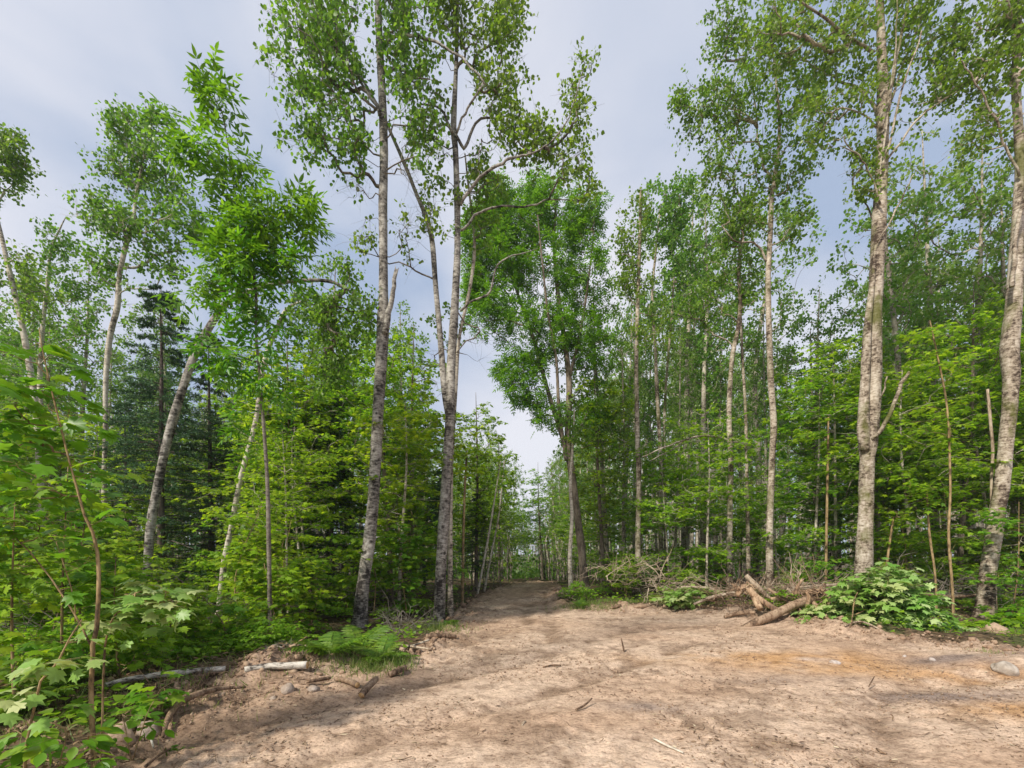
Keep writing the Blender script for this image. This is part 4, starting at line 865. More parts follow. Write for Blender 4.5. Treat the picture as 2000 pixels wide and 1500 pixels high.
wood('log', 'orange-brown crooked branch crossing the left of the root pile', 'log', [(1462, 1150, 14, 11.0), (1476, 1166, 15, 10.9), (1495, 1178, 13, 10.8), (1515, 1190, 12, 10.6), (1540, 1193, 10, 10.5)], T_, 9, True, .18)
wood('log', 'grey weathered split plank of wood sticking up at the left of the root pile', 'log', [(1457, 1124, 9, 11.5), (1470, 1137, 11, 11.4), (1485, 1151, 12, 11.3), (1503, 1168, 9, 11.2)], S_, 7, True, .15, True)
wood('log', 'short stubby log end leaning under the grey split wood', 'log', [(1474, 1168, 14, 10.9), (1480, 1180, 15, 10.7), (1486, 1190, 14, 10.6)], T_, 9, True, .1)
wood('log', 'straight reddish log lying level across the top of the root pile', 'log', [(1505, 1170, 9, 11.0), (1530, 1168, 12, 11.0), (1560, 1160, 12, 11.0), (1600, 1157, 14, 11.0)], T_, 9, True, .14)
wood('log', 'upright broken root stub at the top of the root pile', 'log', [(1573, 1196, 6, 10.4), (1576, 1184, 8, 10.4), (1580, 1168, 9, 10.4), (1576, 1158, 5, 10.4)], T_, 8, True, .2, True)
# torn-out root plate
def roots(name, label, cx, cy, Y, n, spread, w, mat, up=.5):
    c = at(cx, cy, Y); root = thing(name, label, 'stump', c)
    V, Fc = trunk(np.array([(-.12, 0, -.18, .05), (0, 0, 0, .085), (.12, .05, .08, .05)]), 9, step=.04, rough=.4); link(MB().add(V, Fc).mesh('stump', mat, True), 'root_crown', root)
    for i in range(n):
        d = rdir(1)[0] * spread * np.array([1, .5, .55]); d[2] = abs(d[2]) * up if rng.random() < .7 else d[2] * .4; k = rng.normal(size=3) * .07
        P = np.array([[0, 0, 0, w], [*(d * .35 + k), w * .75], [*(d * .7 - k * .5 + rng.normal(size=3) * .05), w * .5], [*(d + rng.normal(size=3) * .08), w * .12]])
        V, Fc = trunk(P, 6, step=.05, seed=i, rough=.15); link(MB().add(V, Fc).mesh('root', mat, True), 'root', root)
roots('root_stump', 'torn-out root crown with ragged orange roots in the middle of the log pile', 1600, 1160, 10.7, 30, .62, .021, T_)
roots('root_stump', 'smaller clump of twisted roots left of the grey split wood', 1450, 1150, 11.3, 20, .5, .017, T_)
roots('root_stump', 'thin pale root tangle above the straight reddish log', 1545, 1152, 11.2, 24, .42, .012, S_)
roots('root_stump', 'dark upturned roots at the top end of the longest brown log', 1620, 1172, 10.5, 18, .4, .014, D)
wood('log', 'greyish log lying level among the brush left of the root pile', 'log', [(1330, 1147, 6, 12.8), (1370, 1148, 8, 12.8), (1410, 1153, 7, 12.8)], S_, 8, True)
wood('log', 'upper of two stacked short logs in the brush behind the dirt edge', 'log', [(1345, 1166, 6, 12.4), (1375, 1168, 8, 12.4), (1400, 1171, 7, 12.4)], D, 8, True)
wood('log', 'pale bent bough propped over the brush left of the root pile', 'log', [(1355, 1180, 5, 12.0), (1385, 1168, 7, 12.0), (1420, 1160, 7, 12.0), (1450, 1155, 4, 12.0)], S_, 7, True)
wood('log', 'dark rounded log at the dirt edge below the snapped aspen', 'log', [(1238, 1186, 7, 0), (1260, 1184, 9, .02), (1285, 1182, 7, 0)], D, 8)
wood('log', 'short thick log at the dirt edge right of the snapped aspen', 'log', [(1192, 1188, 6, 0), (1212, 1183, 8, 0)], D, 8)
wood('log', 'dark log lying in the shade beneath the thick peeling aspen', 'log', [(1800, 1160, 8, 11.9), (1850, 1165, 9, 11.9), (1905, 1163, 8, 11.9)], D, 8, True)
wood('log', 'pale peeled branch lying in front of the cut maple brush', 'log', [(1650, 1222, 4, .03), (1680, 1214, 5, .06), (1712, 1226, 4, .03), (1730, 1240, 3, .01)], S_, 6)
wood('log', 'half-buried log under the left end of the root pile', 'log', [(1415, 1205, 7, .03), (1440, 1198, 9, .06), (1475, 1196, 8, .06)], D, 8)
wood('log', 'pale straight branch crossing above the root pile toward the brush', 'log', [(1500, 1160, 5, 11.4), (1545, 1150, 6, 11.4), (1600, 1144, 6, 11.4), (1650, 1140, 4, 11.4)], S_, 7, True)
wood('log', 'short upright torn slab between the roots', 'log', [(1552, 1170, 8, 10.7), (1556, 1150, 9, 10.7), (1566, 1134, 5, 10.7)], T_, 7, True, .2, True)
wood('log', 'thin log leaning from the roots down to the dirt left of the splintered log', 'log', [(1500, 1150, 7, 11.1), (1525, 1166, 8, 10.9), (1555, 1185, 7, 10.6), (1570, 1198, 5, 10.4)], D, 8, True)
wood('log', 'low dark log along the dirt edge below the kinked aspen', 'log', [(1330, 1186, 6, .02), (1365, 1184, 8, .04), (1400, 1186, 6, .02)], D, 8)
# left bank
wood('birch_log', 'white birch log lying along the crest of the left bank', 'log', [(478, 1312, 14, -.02), (520, 1306, 15, .0), (560, 1300, 16, .03), (600, 1298, 17, .05)], M['log_birch'], 12, None, .03, ends=(1,))
wood('birch_log', 'far end of a white birch log half buried behind the left bank', 'log', [(205, 1338, 12, .0), (245, 1328, 13, .02), (310, 1318, 14, .03), (380, 1311, 14, .02), (440, 1306, 13, .0)], M['log_birch'], 10, None, .03)
wood('root_log', 'thick dirt-covered root curving down the left bank', 'log', [(318, 1440, 8, .0), (330, 1400, 14, .03), (352, 1374, 15, .06), (385, 1356, 15, .08), (430, 1345, 10, .06), (480, 1342, 5, .04)], D, 9)
wood('stick', 'long bare pole rising from the crest of the left bank', 'stick', [(462, 1303, 6, 6.1), (510, 1286, 6, 6.2), (555, 1270, 5, 6.3), (580, 1256, 4, 6.4), (600, 1243, 3, 6.5)], M['stem'], 7, True, .05)
wood('log', 'short round log standing on a slant at the corner of the left bank', 'log', [(706, 1358, 14, .03), (718, 1342, 15, .06), (735, 1326, 13, .08)], D, 10, ends=(0, 1))
wood('log', 'small log at the tip of the grassy left corner', 'log', [(760, 1317, 12, .02), (775, 1311, 13, .03), (790, 1304, 12, .03)], D, 10, ends=(1,))
wood('log', 'log with orange sawn end beside the grass of the left bank', 'log', [(655, 1325, 9, .02), (680, 1330, 11, .02), (698, 1338, 12, .02)], D, 10, ends=(1,))
wood('log', 'straight brown log at the dirt edge right of the stubbed birch', 'log', [(832, 1243, 9, .02), (860, 1241, 10, .03), (890, 1242, 8, .02)], D, 9)
wood('log', 'thin buried log poking from the left bank beside the stones', 'log', [(598, 1332, 6, .03), (625, 1327, 8, .05), (645, 1324, 7, .05)], D, 8)
wood('stick', 'white peeled stick under the stubbed birch', 'stick', [(792, 1264, 3, .05), (815, 1258, 4, .09), (838, 1250, 4, .12)], M['pale'], 6)
wood('stick', 'grey branch lying flat under the stubbed birch', 'stick', [(765, 1258, 4, .04), (800, 1262, 5, .04), (842, 1268, 4, .03)], S_, 6)
wood('stick', 'white birch stick lying on the dirt near the bottom right', 'stick', [(1276, 1442, 5, .01), (1300, 1455, 5, .01), (1334, 1470, 4, .01)], M['pale'], 6)
wood('stick', 'thin stick standing out of the middle of the dirt', 'stick', [(1219, 1272, 4, 7.6), (1216, 1258, 3, 7.6), (1213, 1246, 2, 7.6)], D, 6, True)
wood('stick', 'forked twig lying on the dirt centre foreground', 'stick', [(1125, 1386, 4, .01), (1142, 1377, 4, .03), (1156, 1364, 3, .06)], D, 6)
wood('stick', 'stubby peg of wood poking from the dirt at the bottom centre', 'stick', [(1019, 1422, 7, 4.3), (1021, 1414, 6, 4.35), (1026, 1410, 6, 4.4)], S_, 6, True)
wood('stick', 'dark curved twig beside the diagonal furrow and shade band', 'stick', [(1060, 1303, 3, .01), (1080, 1299, 4, .02), (1096, 1300, 3, .01)], D, 5)
wood('stick', 'brown bark strip lying near the bottom right of the dirt', 'stick', [(1712, 1462, 5, .0), (1722, 1469, 6, .01), (1732, 1472, 4, .0)], D, 5)
wood('stick', 'thin upright twig in the dirt below the cut brush', 'stick', [(1697, 1341, 3, 5.7), (1702, 1332, 3, 5.72), (1708, 1321, 2, 5.75)], D, 5, True)
wood('stick', 'slender stick lying at the foot of the left bank', 'stick', [(293, 1436, 5, .04), (296, 1450, 5, .03), (300, 1462, 4, .02)], M['pale'], 6)
wood('stick', 'forked dark root lying at the foot of the left bank', 'stick', [(283, 1498, 8, .02), (305, 1478, 8, .04), (325, 1466, 6, .05), (345, 1458, 3, .04)], D, 7)

def rock(px_, py, w, h, label, mat='rock', sink=.25, seed=0, name='rock'):
    p = gp(px_, py); Y = p[1]; rx = w / 2 / FPX * Y / math.sqrt(1 + ((px_ - CXP) / FPX) ** 2); rz = h / 2 / FPX * Y
    import bmesh
    bm_ = bmesh.new(); bmesh.ops.create_icosphere(bm_, subdivisions=4, radius=1); V = np.array([v.co[:] for v in bm_.verts]); Fc = np.array([[v.index for v in f.verts] for f in bm_.faces]); bm_.free()
    r = 1 + .28 * fbm(V[:, 0] * 1.2 + V[:, 2] * .9 + seed, V[:, 1] * 1.2 - V[:, 2] * .7, seed, 3); cut = rdir(7)
    for c in cut:
        dd = V @ c; r = np.where(dd > .72, r * (1 - .45 * (dd - .72)), r)
    V = V * r[:, None] * np.array([rx * 1.1, rx * .9, rz * 1.15]); o = link(MB().add(V, Fc).mesh(name, M[mat], True), name, loc=(p[0], p[1] + rx * .5, p[2] + rz * (.55 - 2 * sink)))
    tag(o, label, 'rock'); return o
rock(1975, 1318, 62, 34, 'pale flat boulder half sunk in the dirt at the right edge', 'boulder', .12, 3)
rock(559, 1352, 25, 23, 'round brown stone on the left bank, left of the smaller one', 'rock', .1, 5)
rock(610, 1350, 24, 15, 'small flat-topped stone on the left bank beside the round one', 'rock', .1, 9)
rock(282, 1440, 50, 46, 'purplish rounded boulder low on the left bank behind the sapling', 'rock', .25, 12)
rock(228, 1450, 60, 60, 'reddish lump of earth and stone directly behind the sapling stem', 'clod', .3, 14)
rock(531, 1368, 14, 10, 'little dark stone below the round stone on the left bank', 'rock', .1, 15)
rock(1635, 1296, 26, 12, 'crumbled whitish stone in the orange sand', 'pale_rock', .3, 21)
rock(1823, 1290, 14, 8, 'small white stone at the right bank', 'pale_rock', .2, 24)
rock(1768, 1283, 9, 6, 'tiny white stone left of the other white stone at the right bank', 'pale_rock', .2, 26)
rock(1960, 1240, 60, 34, 'reddish earth clump at the foot of the thick peeling aspen', 'clod', .2, 28)
rock(1905, 1232, 44, 16, 'low reddish earth clump left of the larger clump', 'clod', .2, 29)

# cut maple brush heaped at the right
def brush(label, blobs, Y, n, lf, base, leafobj=295, twk=3, lk=4, mat='l_cut', size=.15):
    p = gp(*base); st = np.array([[*p, .012], [*(at(blobs[0][0], blobs[0][1], Y)), .010], [*(at(blobs[-1][0], blobs[-1][1], Y + .3)), .006]])
    return make_tree('maple_brush', [st], in_blobs(blobs, n, Y, 1.0), M['stem'], M[mat], MAPLE, 'maple', size, twk, lk, .28, 'flat', sides=7, base_r=.0035, rise=.05, flare=0, label=label, cat='brush', leaf_objects=leafobj)
brush('biggest heap of cut maple brush with wilting leaves below the mossy aspen', [(1690, 1150, 45, 35, .9), (1735, 1145, 55, 42, 1.4), (1770, 1190, 80, 38, 1.6), (1700, 1200, 60, 30, .9), (1830, 1222, 60, 14, .6)], 9.6, 185, 0, (1660, 1225), 300, 3, 4)
brush('low spill of cut maple leaves over the roots beside the splintered log', [(1640, 1185, 40, 22, 1), (1590, 1195, 25, 10, .5), (1675, 1175, 30, 25, .7)], 10.2, 45, 0, (1650, 1200), 200, 3, 4)
brush('small bunch of wilted cut maple left of the stacked logs', [(1330, 1160, 35, 16, 1), (1380, 1160, 30, 14, .8)], 12.6, 40, 0, (1320, 1178), 150, 3, 4)
brush('fresh green leafy cutting at the dirt edge in front of the peeling aspen', [(1985, 1215, 40, 18, 1), (1900, 1225, 30, 8, .5)], 9.8, 35, 0, (1960, 1240), 150, 3, 4, 'l_maple')

# near saplings, leaf by leaf
def sapling(label, stems, Y, blobs, n, size, T, mat='l_fore', twk=3, lk=2, twl=.16, nobj=300, name='sapling', dsc=.8, br=.0022, kind='maple', toground=False):
    st = [trace(q, Y, 0, toground and i == 0) for i, q in enumerate(stems)]
    return make_tree(name, st, in_blobs(blobs, n, Y, dsc), M['stem'], M[mat], T, kind, size, twk, lk, twl, 'flat', sides=9, base_r=br, rise=.1, flare=.1, label=label, cat='sapling', leaf_objects=nobj, rough=.09)
sapling('nearest maple sapling with a bare tan stem at the lower left', [[(184, 1545, 13), (183, 1480, 13), (181, 1420, 12), (177, 1360, 12), (181, 1300, 11), (181, 1262, 11), (190, 1220, 11), (193, 1150, 10), (192, 1100, 9), (185, 1050, 8), (166, 1010, 7), (152, 960, 6), (135, 900, 5), (120, 840, 5), (100, 760, 4), (84, 690, 3), (76, 640, 2)],
    [(178, 1262, 6), (160, 1225, 5), (140, 1190, 5), (100, 1130, 4), (60, 1080, 4), (20, 1040, 3)], [(147, 1215, 4), (145, 1170, 3), (130, 1120, 3), (110, 1060, 2)]], 3.25,
    [(40, 700, 60, 50, 1), (110, 740, 60, 50, .9), (40, 800, 70, 50, 1.1), (130, 830, 50, 40, .7), (50, 880, 70, 40, 1), (160, 900, 50, 40, .6), (70, 960, 90, 40, 1), (60, 1040, 80, 40, 1), (180, 1000, 40, 18, .4), (120, 1110, 70, 40, .5)], 62, .112, MAPLE, lk=2, twk=2)
sapling('branch-like sapling with five-pointed pale leaves arching right of the tan stem', [[(193, 1560, 6), (200, 1400, 5), (205, 1260, 5), (225, 1200, 4), (262, 1185, 3), (320, 1175, 2)]], 3.5, [(245, 1150, 35, 25, .8), (290, 1165, 45, 28, 1), (240, 1215, 40, 20, .7), (330, 1180, 30, 20, .5)], 28, .105, MAPLE, 'l_cut', lk=2, twk=2, nobj=200)
sapling('thin crooked sapling at the bottom left corner with a few pale leaves', [[(44, 1560, 9), (48, 1480, 8), (58, 1420, 7), (70, 1370, 7), (79, 1330, 6), (105, 1305, 6), (125, 1270, 5), (142, 1235, 4), (160, 1210, 3)]], 3.0, [(70, 1352, 18, 10, .6), (115, 1290, 30, 12, .8), (90, 1390, 18, 6, .4), (140, 1260, 18, 18, .4)], 8, .12, MAPLE, 'l_cut', lk=2, twk=2, nobj=60)
sapling('low oval-leaved shrub at the very bottom left', [[(110, 1600, 5), (115, 1500, 4), (130, 1440, 3)]], 3.1, [(60, 1420, 60, 18, .8), (140, 1440, 50, 22, 1), (170, 1490, 60, 20, .8), (40, 1480, 50, 20, .8), (150, 1400, 40, 12, .4)], 24, .105, OVAL, lk=3, twk=2, nobj=250, name='shrub')
sapling('wispy oval-leaved sprig right of the tan stem', [[(262, 1520, 4), (250, 1450, 3), (240, 1400, 2)], [(258, 1490, 3), (285, 1400, 2), (300, 1370, 2)]], 3.6, [(250, 1390, 30, 14, .8), (270, 1420, 28, 14, 1), (230, 1440, 24, 20, .6)], 10, .10, OVAL, lk=2, twk=2, nobj=120, name='shrub')
sapling('seedling maple with drooping leaves on the slope of the left bank', [[(310, 1455, 4), (315, 1400, 3), (322, 1345, 2)]], 4.5, [(320, 1345, 25, 16, 1), (300, 1365, 20, 12, .8), (325, 1420, 14, 10, .3)], 9, .13, MAPLE, lk=2, twk=2, nobj=120)
sapling('tiny maple seedling at the foot of the left bank', [[(330, 1510, 3), (334, 1485, 2), (338, 1470, 2)]], 3.7, [(335, 1482, 16, 10, 1)], 4, .07, MAPLE, lk=2, twk=2, nobj=60)
# larger leafy saplings standing close on the left
i_ = 0
for px0, Y0, top, rad, lab in [(30, 4.4, 980, 70, 'leafy sapling behind the crooked one at the left border'), (120, 5.2, 900, 90, 'bright maple sapling behind the nearest tan stem'), (235, 5.4, 1090, 60, 'maple sapling filling the gap left of the arched birch foot'),
                               (-40, 5.0, 760, 90, 'tall sapling leaning in from the left border'), (350, 6.6, 1140, 70, 'layered maple sapling at the foot of the arched birch'), (420, 7.0, 1150, 70, 'maple sapling under the near ash'),
                               (535, 7.8, 1100, 50, 'maple sapling halfway between the near ash and the stubbed birch'), (596, 9.2, 1080, 34, 'maple sapling tucked left of the stubbed birch foot'), (165, 6.0, 880, 60, 'taller maple sapling behind the near tan stem, with light green top'),
                               (797, 11.2, 1020, 30, 'bright maple sapling between the two left birches'), (490, 8.2, 980, 50, 'tall maple sapling right of the arched birch trunk'), (1600, 13.0, 1080, 60, 'leafy sapling right behind the root pile'),
                               (1850, 12.4, 950, 70, 'tall maple sapling with broad leaves between the brush heap and the peeling aspen'), (1975, 11.0, 980, 60, 'maple sapling leaning over the right border'), (1760, 13.2, 1000, 60, 'maple sapling rising behind the brush heap')]:
    h_ = (1400 - top) ; base = at(px0, 0, Y0)[0]; g = hz(base, Y0); zt = EYE + (HYP - top) / FPX * Y0; q = rng.normal(0, .12, 3); rr = rad / FPX * Y0
    st = np.array([(base, Y0, g - .05, .016), (base + q[0], Y0 + q[1], g + (zt - g) * .45, .011), (base + q[2], Y0, zt, .004)])
    cl = in_blobs([(base, Y0, g + (zt - g) * .78, rr, rr * .8, (zt - g) * .22, 1), (base, Y0, g + (zt - g) * .42, rr * 1.15, rr * .9, (zt - g) * .22, .8), (base, Y0, g + .35, rr, rr * .7, .25, .3)], 46 if Y0 > 5 else 34)
    make_tree('maple_sapling', [st], cl, M['stem'], M['l_fore' if i_ % 2 else 'l_maple'], MAPLE, 'maple', .10, 3, 4, .24, 'flat', sides=7, base_r=.0024, rise=.1, flare=0, label=lab, cat='sapling', leaf_objects=170); i_ += 1

# ferns
PINNA = fan([(0, 0, 0), (.10, .12, 0), (.07, .2, .02), (.12, .3, 0), (.07, .4, .02), (.10, .5, -.01), (.05, .6, 0), (.07, .7, -.03), (0, 1, -.1), (-.07, .7, -.03), (-.05, .6, 0), (-.10, .5, -.01), (-.07, .4, .02), (-.12, .3, 0), (-.07, .2, .02), (-.10, .12, 0)], (0, .4, 0))
def frond_mesh(L_, seed):
    r = np.random.default_rng(seed); b_ = MB(); n_ = 14; t = np.linspace(.14, 1, n_); P = np.stack([np.zeros(n_), t * L_, L_ * (.30 * t - .50 * t ** 2)], 1)
    b_.add(*tubes(P, np.linspace(.004, .001, n_), 3))
    for k in range(n_):
        ln = L_ * .34 * math.sin(math.pi * (.14 + .84 * t[k])) ** .8 + .01
        for sg in (-1, 1):
            dr = nrm(np.array([[sg * 1.0, .38, -.22]])) + r.normal(size=(1, 3)) * .05
            b_.add(*leaves(PINNA, P[k:k + 1], dr, np.array([[0, 0, 1.]]) + r.normal(size=(1, 3)) * .2, np.array([ln])))
    return b_.mesh('frond', M['l_fern'])
FR = [frond_mesh(.62, 1), frond_mesh(.5, 2), frond_mesh(.4, 3)]
for px0, py0, sc_, n_, lab in [(700, 1275, 1.25, 10, 'widest fern at the foot of the stubbed birch'), (645, 1280, 1.0, 8, 'fern left of the widest one by the grass'), (745, 1285, .8, 8, 'small fern beside the grass tuft'), (785, 1290, .5, 5, 'yellow-green little fern at the tip of the left corner'),
                               (35, 1330, 1.1, 8, 'feathery fern in the shade of the left border'), (110, 1345, 1.1, 8, 'feathery fern behind the tan sapling stem'), (170, 1320, .9, 7, 'fern behind the buried birch log'), (20, 1400, 1.0, 8, 'fern in the lower left corner'),
                               (880, 1222, .6, 6, 'fern at the foot of the twin-stemmed birch'), (1135, 1186, .7, 6, 'fern at the inside corner of the track'), (560, 1268, .7, 6, 'fern beyond the white birch log')]:
    p = gp(px0, py0); root = thing('fern', lab, 'fern', p)
    for k in range(n_ + 3):
        o = link(FR[k % 3], 'frond', root); o.rotation_euler = (rng.uniform(.25, .75), 0, k / n_ * 6.28 + rng.normal(0, .25)); s1 = sc_ * rng.uniform(.8, 1.15); o.scale = (s1, s1, s1)

# ------------------------------------------------------------------ what nobody could count
def bladesat(c, n_, rad, hgt_, name):
    P = c + np.concatenate([rng.normal(size=(n_, 2)) * rad, np.zeros((n_, 1))], 1); P[:, 2] = surf(P[:, 0], P[:, 1]) - .01
    return P, hgt_ * (.5 + .8 * rng.random(n_))
BP, BH = [], []
for px0, py0, n_, rx, h_ in [(740, 1303, 560, (.22, .2), .13), (690, 1296, 420, (.3, .25), .12), (640, 1288, 320, (.35, .3), .11), (770, 1290, 200, (.12, .1), .16), (850, 1228, 900, (.35, .4), .14), (1150, 1182, 900, (.5, .25), .14), (1215, 1175, 900, (.7, .3), .12), (1330, 1170, 900, (.9, .35), .12), (1500, 1165, 500, (.9, .3), .12),
                             (1850, 1232, 900, (.6, .2), .12), (1925, 1275, 130, (.12, .1), .07), (1980, 1235, 500, (.5, .3), .12), (300, 1330, 500, (.6, .4), .12), (100, 1390, 700, (.6, .4), .12)]:
    P, H_ = bladesat(gp(px0, py0), n_, rx, h_, 'grass'); BP.append(P); BH.append(H_)
P = np.concatenate(BP); H_ = np.concatenate(BH)
GB = (np.array([(-.035, 0, 0), (.035, 0, 0), (.025, .55, .05), (-.025, .55, .05), (0, 1, .3)], float), np.array([[0, 1, 2, 3], [3, 2, 4, 4]]))
GB = (GB[0][:5], np.array([[0, 1, 2], [0, 2, 3], [3, 2, 4]]))
A = np.array([0, 0, 1.]) + rng.normal(size=P.shape) * .35; A[:, 2] = np.abs(A[:, 2])
o = link(MB().add(*leaves(GB, P, A, rdir(len(P)), H_)).mesh('grass', M['grass']), 'grass'); tag(o, 'fresh green grass tufts along the edges of the dirt', 'grass'); o['kind'] = 'stuff'
# small seedlings and ground cover along the forest edges
n_ = 26000; Y_ = 4.2 * np.exp(rng.random(n_) * math.log(26 / 4.2)); X_ = rng.uniform(-1.35, 1.4, n_) * Y_; sd_ = path_sd(X_, Y_) + .4 * fbm(X_ * 1.3, Y_ * 1.3, 5, 3)
k_ = (sd_ < -.15) & (fbm(X_ * .9, Y_ * .9, 8, 3) > -.12); X_, Y_ = X_[k_], Y_[k_]
P = np.stack([X_, Y_, surf(X_, Y_) + .03 + .22 * rng.random(len(X_)) ** 1.5], 1)
o = link(MB().add(*leaves(MAPLE3, P, rdir(len(P)) * np.array([1, 1, .25]), np.array([0, 0, 1.]) + rng.normal(size=P.shape) * .3, .05 + .06 * rng.random(len(P)))).mesh('ground_cover', M['l_maple_d']), 'ground_cover'); tag(o, 'low green seedlings covering the forest floor beside the dirt', 'ground cover'); o['kind'] = 'stuff'
n_ = 16000; Y_ = 3.2 * np.exp(rng.random(n_) * math.log(22 / 3.2)); X_ = rng.uniform(-1.35, 1.4, n_) * Y_; sd_ = path_sd(X_, Y_); k_ = sd_ < .1 + .1 * rng.normal(size=n_); X_, Y_ = X_[k_], Y_[k_]
P = np.stack([X_, Y_, surf(X_, Y_) + .012], 1)
o = link(MB().add(*leaves(LANCE, P, rdir(len(P)) * np.array([1, 1, .3]), np.array([0, 0, 1.]) + rng.normal(size=P.shape) * .5, .05 + .07 * rng.random(len(P)))).mesh('leaf_litter', M['litter']), 'leaf_litter'); tag(o, 'dry brown leaves strewn over the forest floor', 'leaf litter'); o['kind'] = 'stuff'
# crumbs of earth, chips and twigs over the dirt
def onpath(n_, y0=2.6, y1=22, edge=0.0):
    Y_ = y0 * np.exp(rng.random(n_) * math.log(y1 / y0)); X_ = rng.uniform(-1.2, 1.42, n_) * Y_; sd_ = path_sd(X_, Y_)
    w = np.clip(.30 + 2.4 * fbm(X_ * 1.1, Y_ * 1.1, 15, 3), .05, 1) + 1.2 * np.exp(-np.maximum(sd_, 0) / .45)
    k_ = (sd_ > -.25) & (rng.random(n_) < w); return X_[k_], Y_[k_], sd_[k_]
OCT = (np.array([(1, 0, 0), (0, 1, 0), (-1, 0, 0), (0, -1, 0), (0, 0, .8), (0, 0, -.8)], float), np.array([[0, 1, 4], [1, 2, 4], [2, 3, 4], [3, 0, 4], [1, 0, 5], [2, 1, 5], [3, 2, 5], [0, 3, 5]]))
X_, Y_, sd_ = onpath(34000); S0 = (.004 + .012 * rng.random(len(X_)) ** 3) * (1 + 3.2 * np.exp(-np.maximum(sd_, 0) / .4) * rng.random(len(X_))) * np.clip(Y_ / 5, .8, 1.6)
P = np.stack([X_, Y_, surf(X_, Y_) + S0 * .2], 1); V, Fc = leaves(OCT, P, rdir(len(P)), rdir(len(P)), S0); V = V + rng.normal(size=V.shape) * np.repeat(S0, 6)[:, None] * .22
o = link(MB().add(V, Fc).mesh('clods', M['clod'], False), 'loose_dirt'); tag(o, 'loose crumbs and clods of earth over the graded dirt', 'dirt'); o['kind'] = 'stuff'
import bmesh as _bm
b9 = _bm.new(); _bm.ops.create_icosphere(b9, subdivisions=2, radius=1); IV = np.array([v.co[:] for v in b9.verts]); IF = np.array([[v.index for v in f.verts] for f in b9.faces]); b9.free()
u9 = rng.random(520); seg = rng.random(520) < .5
XL = np.interp(u9 * 5, [0, 1, 2, 3, 4, 5], [-5.0, -4.2, -3.3, -2.6, -1.9, -1.4]) + rng.normal(0, .3, 520); YL = np.interp(u9 * 5, [0, 1, 2, 3, 4, 5], [4.2, 5.2, 5.9, 6.3, 7.0, 9.0]) + rng.normal(0, .35, 520) - .3
XR = np.interp(u9 * 5, [0, 1, 2, 3, 4, 5], [2.0, 4.6, 6.1, 6.9, 8.0, 9.5]) + rng.normal(0, .25, 520); YR = np.interp(u9 * 5, [0, 1, 2, 3, 4, 5], [13.2, 12.6, 11.2, 9.2, 7.6, 7.1]) + rng.normal(0, .25, 520) - .2
X9 = np.where(seg, XL, XR); Y9 = np.where(seg, YL, YR); S9 = .014 + .036 * rng.random(520) ** 2.5; jit = 1 + .75 * fbm(IV[None, :, 0] * 1.4 + rng.random((520, 1)) * 50, IV[None, :, 1] * 1.4 + IV[None, :, 2], 7, 2)
sc9 = S9[:, None] * (1 + .35 * rng.normal(size=(520, 3)).clip(-1, 1)); V9 = IV[None] * jit[:, :, None] * sc9[:, None, :] * np.array([1, 1, .7]) + np.stack([X9, Y9, surf(X9, Y9) + S9 * .15], 1)[:, None, :]
o = link(MB().add(V9, (IF[None] + (np.arange(520) * len(IV))[:, None, None]).reshape(-1, 3)).mesh('earth_lumps', M['clod'], True), 'earth_lumps'); tag(o, 'crumbly lumps of earth pushed up along both banks', 'dirt'); o['kind'] = 'stuff'
X_, Y_, sd_ = onpath(16000); P = np.stack([X_, Y_, surf(X_, Y_) + .006], 1)
o = link(MB().add(*leaves(LANCE, P, rdir(len(P)) * np.array([1, 1, .15]), np.array([0, 0, 1.]) + rng.normal(size=P.shape) * .45, .018 + .045 * rng.random(len(P)) ** 2)).mesh('wood_chips', M['chip']), 'wood_chips'); tag(o, 'small chips of bark and dead leaf scattered on the dirt', 'wood chips'); o['kind'] = 'stuff'
X_, Y_, sd_ = onpath(2600, 2.6, 16); n_ = len(X_); th = rng.random(n_) * np.pi * 2; ln = .04 + .2 * rng.random(n_) ** 2.5; c_ = np.stack([X_, Y_], 1); d_ = np.stack([np.cos(th), np.sin(th)], 1); pr = np.stack([-d_[:, 1], d_[:, 0]], 1)
Q = np.zeros((n_, 4, 3)); 
for j_, t_ in enumerate((-.5, -.17, .17, .5)):
    q_ = c_ + d_ * (ln * t_)[:, None] + pr * (rng.normal(size=n_) * ln * .07)[:, None]; Q[:, j_, :2] = q_; Q[:, j_, 2] = surf(q_[:, 0], q_[:, 1]) + .006 + .02 * rng.random(n_)
o = link(MB().add(*tubes(Q, (.0015 + .003 * rng.random((n_, 1))) * np.array([[1, .9, .8, .4]]), 4)).mesh('twigs', M['dead']), 'twig_litter'); tag(o, 'fine twigs and root ends scattered on the dirt', 'twigs'); o['kind'] = 'stuff'
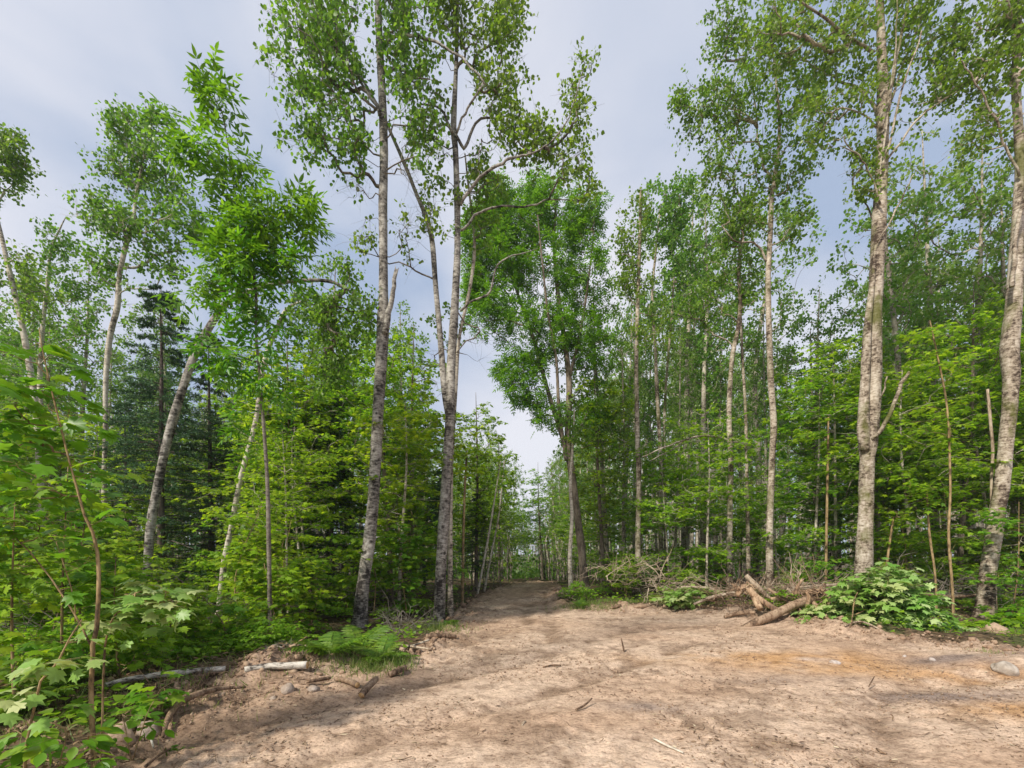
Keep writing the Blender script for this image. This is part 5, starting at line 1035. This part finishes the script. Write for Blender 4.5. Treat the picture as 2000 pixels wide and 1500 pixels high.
# tangles of bare brushwood
def tangle(specs, name, label, mat):
    bm_ = MB()
    for cx, cy, rx, ry, Y0, n_, L0 in specs:
        c = at(cx, cy, Y0); r = np.array([rx / FPX * Y0, .5, ry / FPX * Y0]); S = c + rdir(n_) * r * rng.random((n_, 1)) ** .5
        d = rdir(n_) * np.array([1, .6, .5]) + np.array([0, 0, .12]); d = nrm(d); ln = L0 * (.4 + rng.random((n_, 1))); k = rng.normal(size=(n_, 3)) * .12
        Q = np.stack([S, S + d * ln * .33 + k * ln * .6, S + d * ln * .66 - k * ln * .3, S + d * ln], 1); g = surf(Q[:, :, 0].ravel(), Q[:, :, 1].ravel()).reshape(n_, 4); Q[:, :, 2] = np.maximum(Q[:, :, 2], g + .01)
        w0 = (.004 + .009 * rng.random((n_, 1)) ** 2) * Y0 / 10; bm_.add(*tubes(Q, w0 * np.array([[1, .8, .55, .25]]), 5))
        m_ = n_ * 3; i = rng.integers(0, n_, m_); S2 = Q[i, 1 + (rng.random(m_) < .5)]; d2 = nrm(d[i] + rdir(m_) * .8); l2 = ln[i] * .4
        bm_.add(*tubes(np.stack([S2, S2 + d2 * l2 * .5 + rdir(m_) * .02, S2 + d2 * l2], 1), w0[i] * np.array([[.45, .35, .15]]), 4))
    o = link(bm_.mesh(name, mat, True), name); tag(o, label, 'brushwood'); o['kind'] = 'stuff'
tangle([(1210, 1120, 60, 25, 14.6, 34, .9), (1320, 1150, 60, 18, 13.2, 36, .8), (1420, 1150, 40, 22, 12.4, 30, .8), (1520, 1155, 70, 18, 11.6, 60, .7), (1600, 1150, 50, 18, 11.2, 50, .6), (1285, 1130, 30, 25, 15, 24, .9), (1120, 1160, 20, 15, 14.5, 16, .6)], 'brushwood', 'tangled dead twigs and branches along the right border of the clearing', S_)
tangle([(1560, 1165, 80, 14, 10.9, 46, 1.0), (1480, 1165, 60, 12, 11.4, 30, .9), (1400, 1165, 60, 10, 12.0, 26, .9)], 'brushwood', 'long grey and brown branches tangled through the root pile', D)
tangle([(1830, 1150, 70, 30, 12.2, 60, .8), (1970, 1150, 50, 30, 12.0, 44, .8), (1720, 1130, 40, 20, 12.6, 20, .7)], 'brushwood', 'dark tangled twigs under the thick peeling aspen', M['twig'])
tangle([(790, 1240, 50, 18, 9.3, 40, .7), (740, 1215, 40, 20, 10.0, 24, .8), (830, 1225, 25, 10, 10.4, 16, .5), (590, 1300, 30, 6, 6.6, 14, .3), (545, 1305, 30, 8, 6.3, 40, .22)], 'brushwood', 'pale broken twigs piled under the stubbed birch', M['twig'])
tangle([(350, 1370, 60, 25, 5.2, 80, .35), (300, 1440, 40, 20, 4.3, 50, .3), (430, 1350, 60, 14, 5.8, 70, .35), (470, 1400, 60, 20, 5.0, 40, .2), (600, 1350, 60, 12, 5.9, 40, .2), (700, 1330, 40, 12, 6.4, 20, .2)], 'root_litter', 'fine torn roots and twigs on the left bank', D)
tangle([(400, 1240, 150, 50, 9.0, 60, 1.4), (150, 1250, 150, 60, 7.0, 50, 1.2), (650, 1180, 60, 60, 11.5, 30, 1.3)], 'deadfall', 'thin dead branches lying through the left thicket', M['twig'])

# ------------------------------------------------------------------ thin summer haze round the whole place
hb = MB(); x0, x1, y0, y1, z0_, z1_ = -410, 410, -310, 610, -8, 30
hb.add([(x0, y0, z0_), (x1, y0, z0_), (x1, y1, z0_), (x0, y1, z0_), (x0, y0, z1_), (x1, y0, z1_), (x1, y1, z1_), (x0, y1, z1_)], [[3, 2, 1, 0], [4, 5, 6, 7], [0, 1, 5, 4], [1, 2, 6, 5], [2, 3, 7, 6], [3, 0, 4, 7]])
m, n, out = newmat('haze'); vol = n.nodes.new('ShaderNodeVolumePrincipled'); vol.inputs['Color'].default_value = (.86, .92, 1, 1); vol.inputs['Density'].default_value = .0007
vol.inputs['Anisotropy'].default_value = .2; n.links.new(vol.outputs[0], out.inputs['Volume'])
o = link(hb.mesh('haze', m), 'haze', kind='stuff')
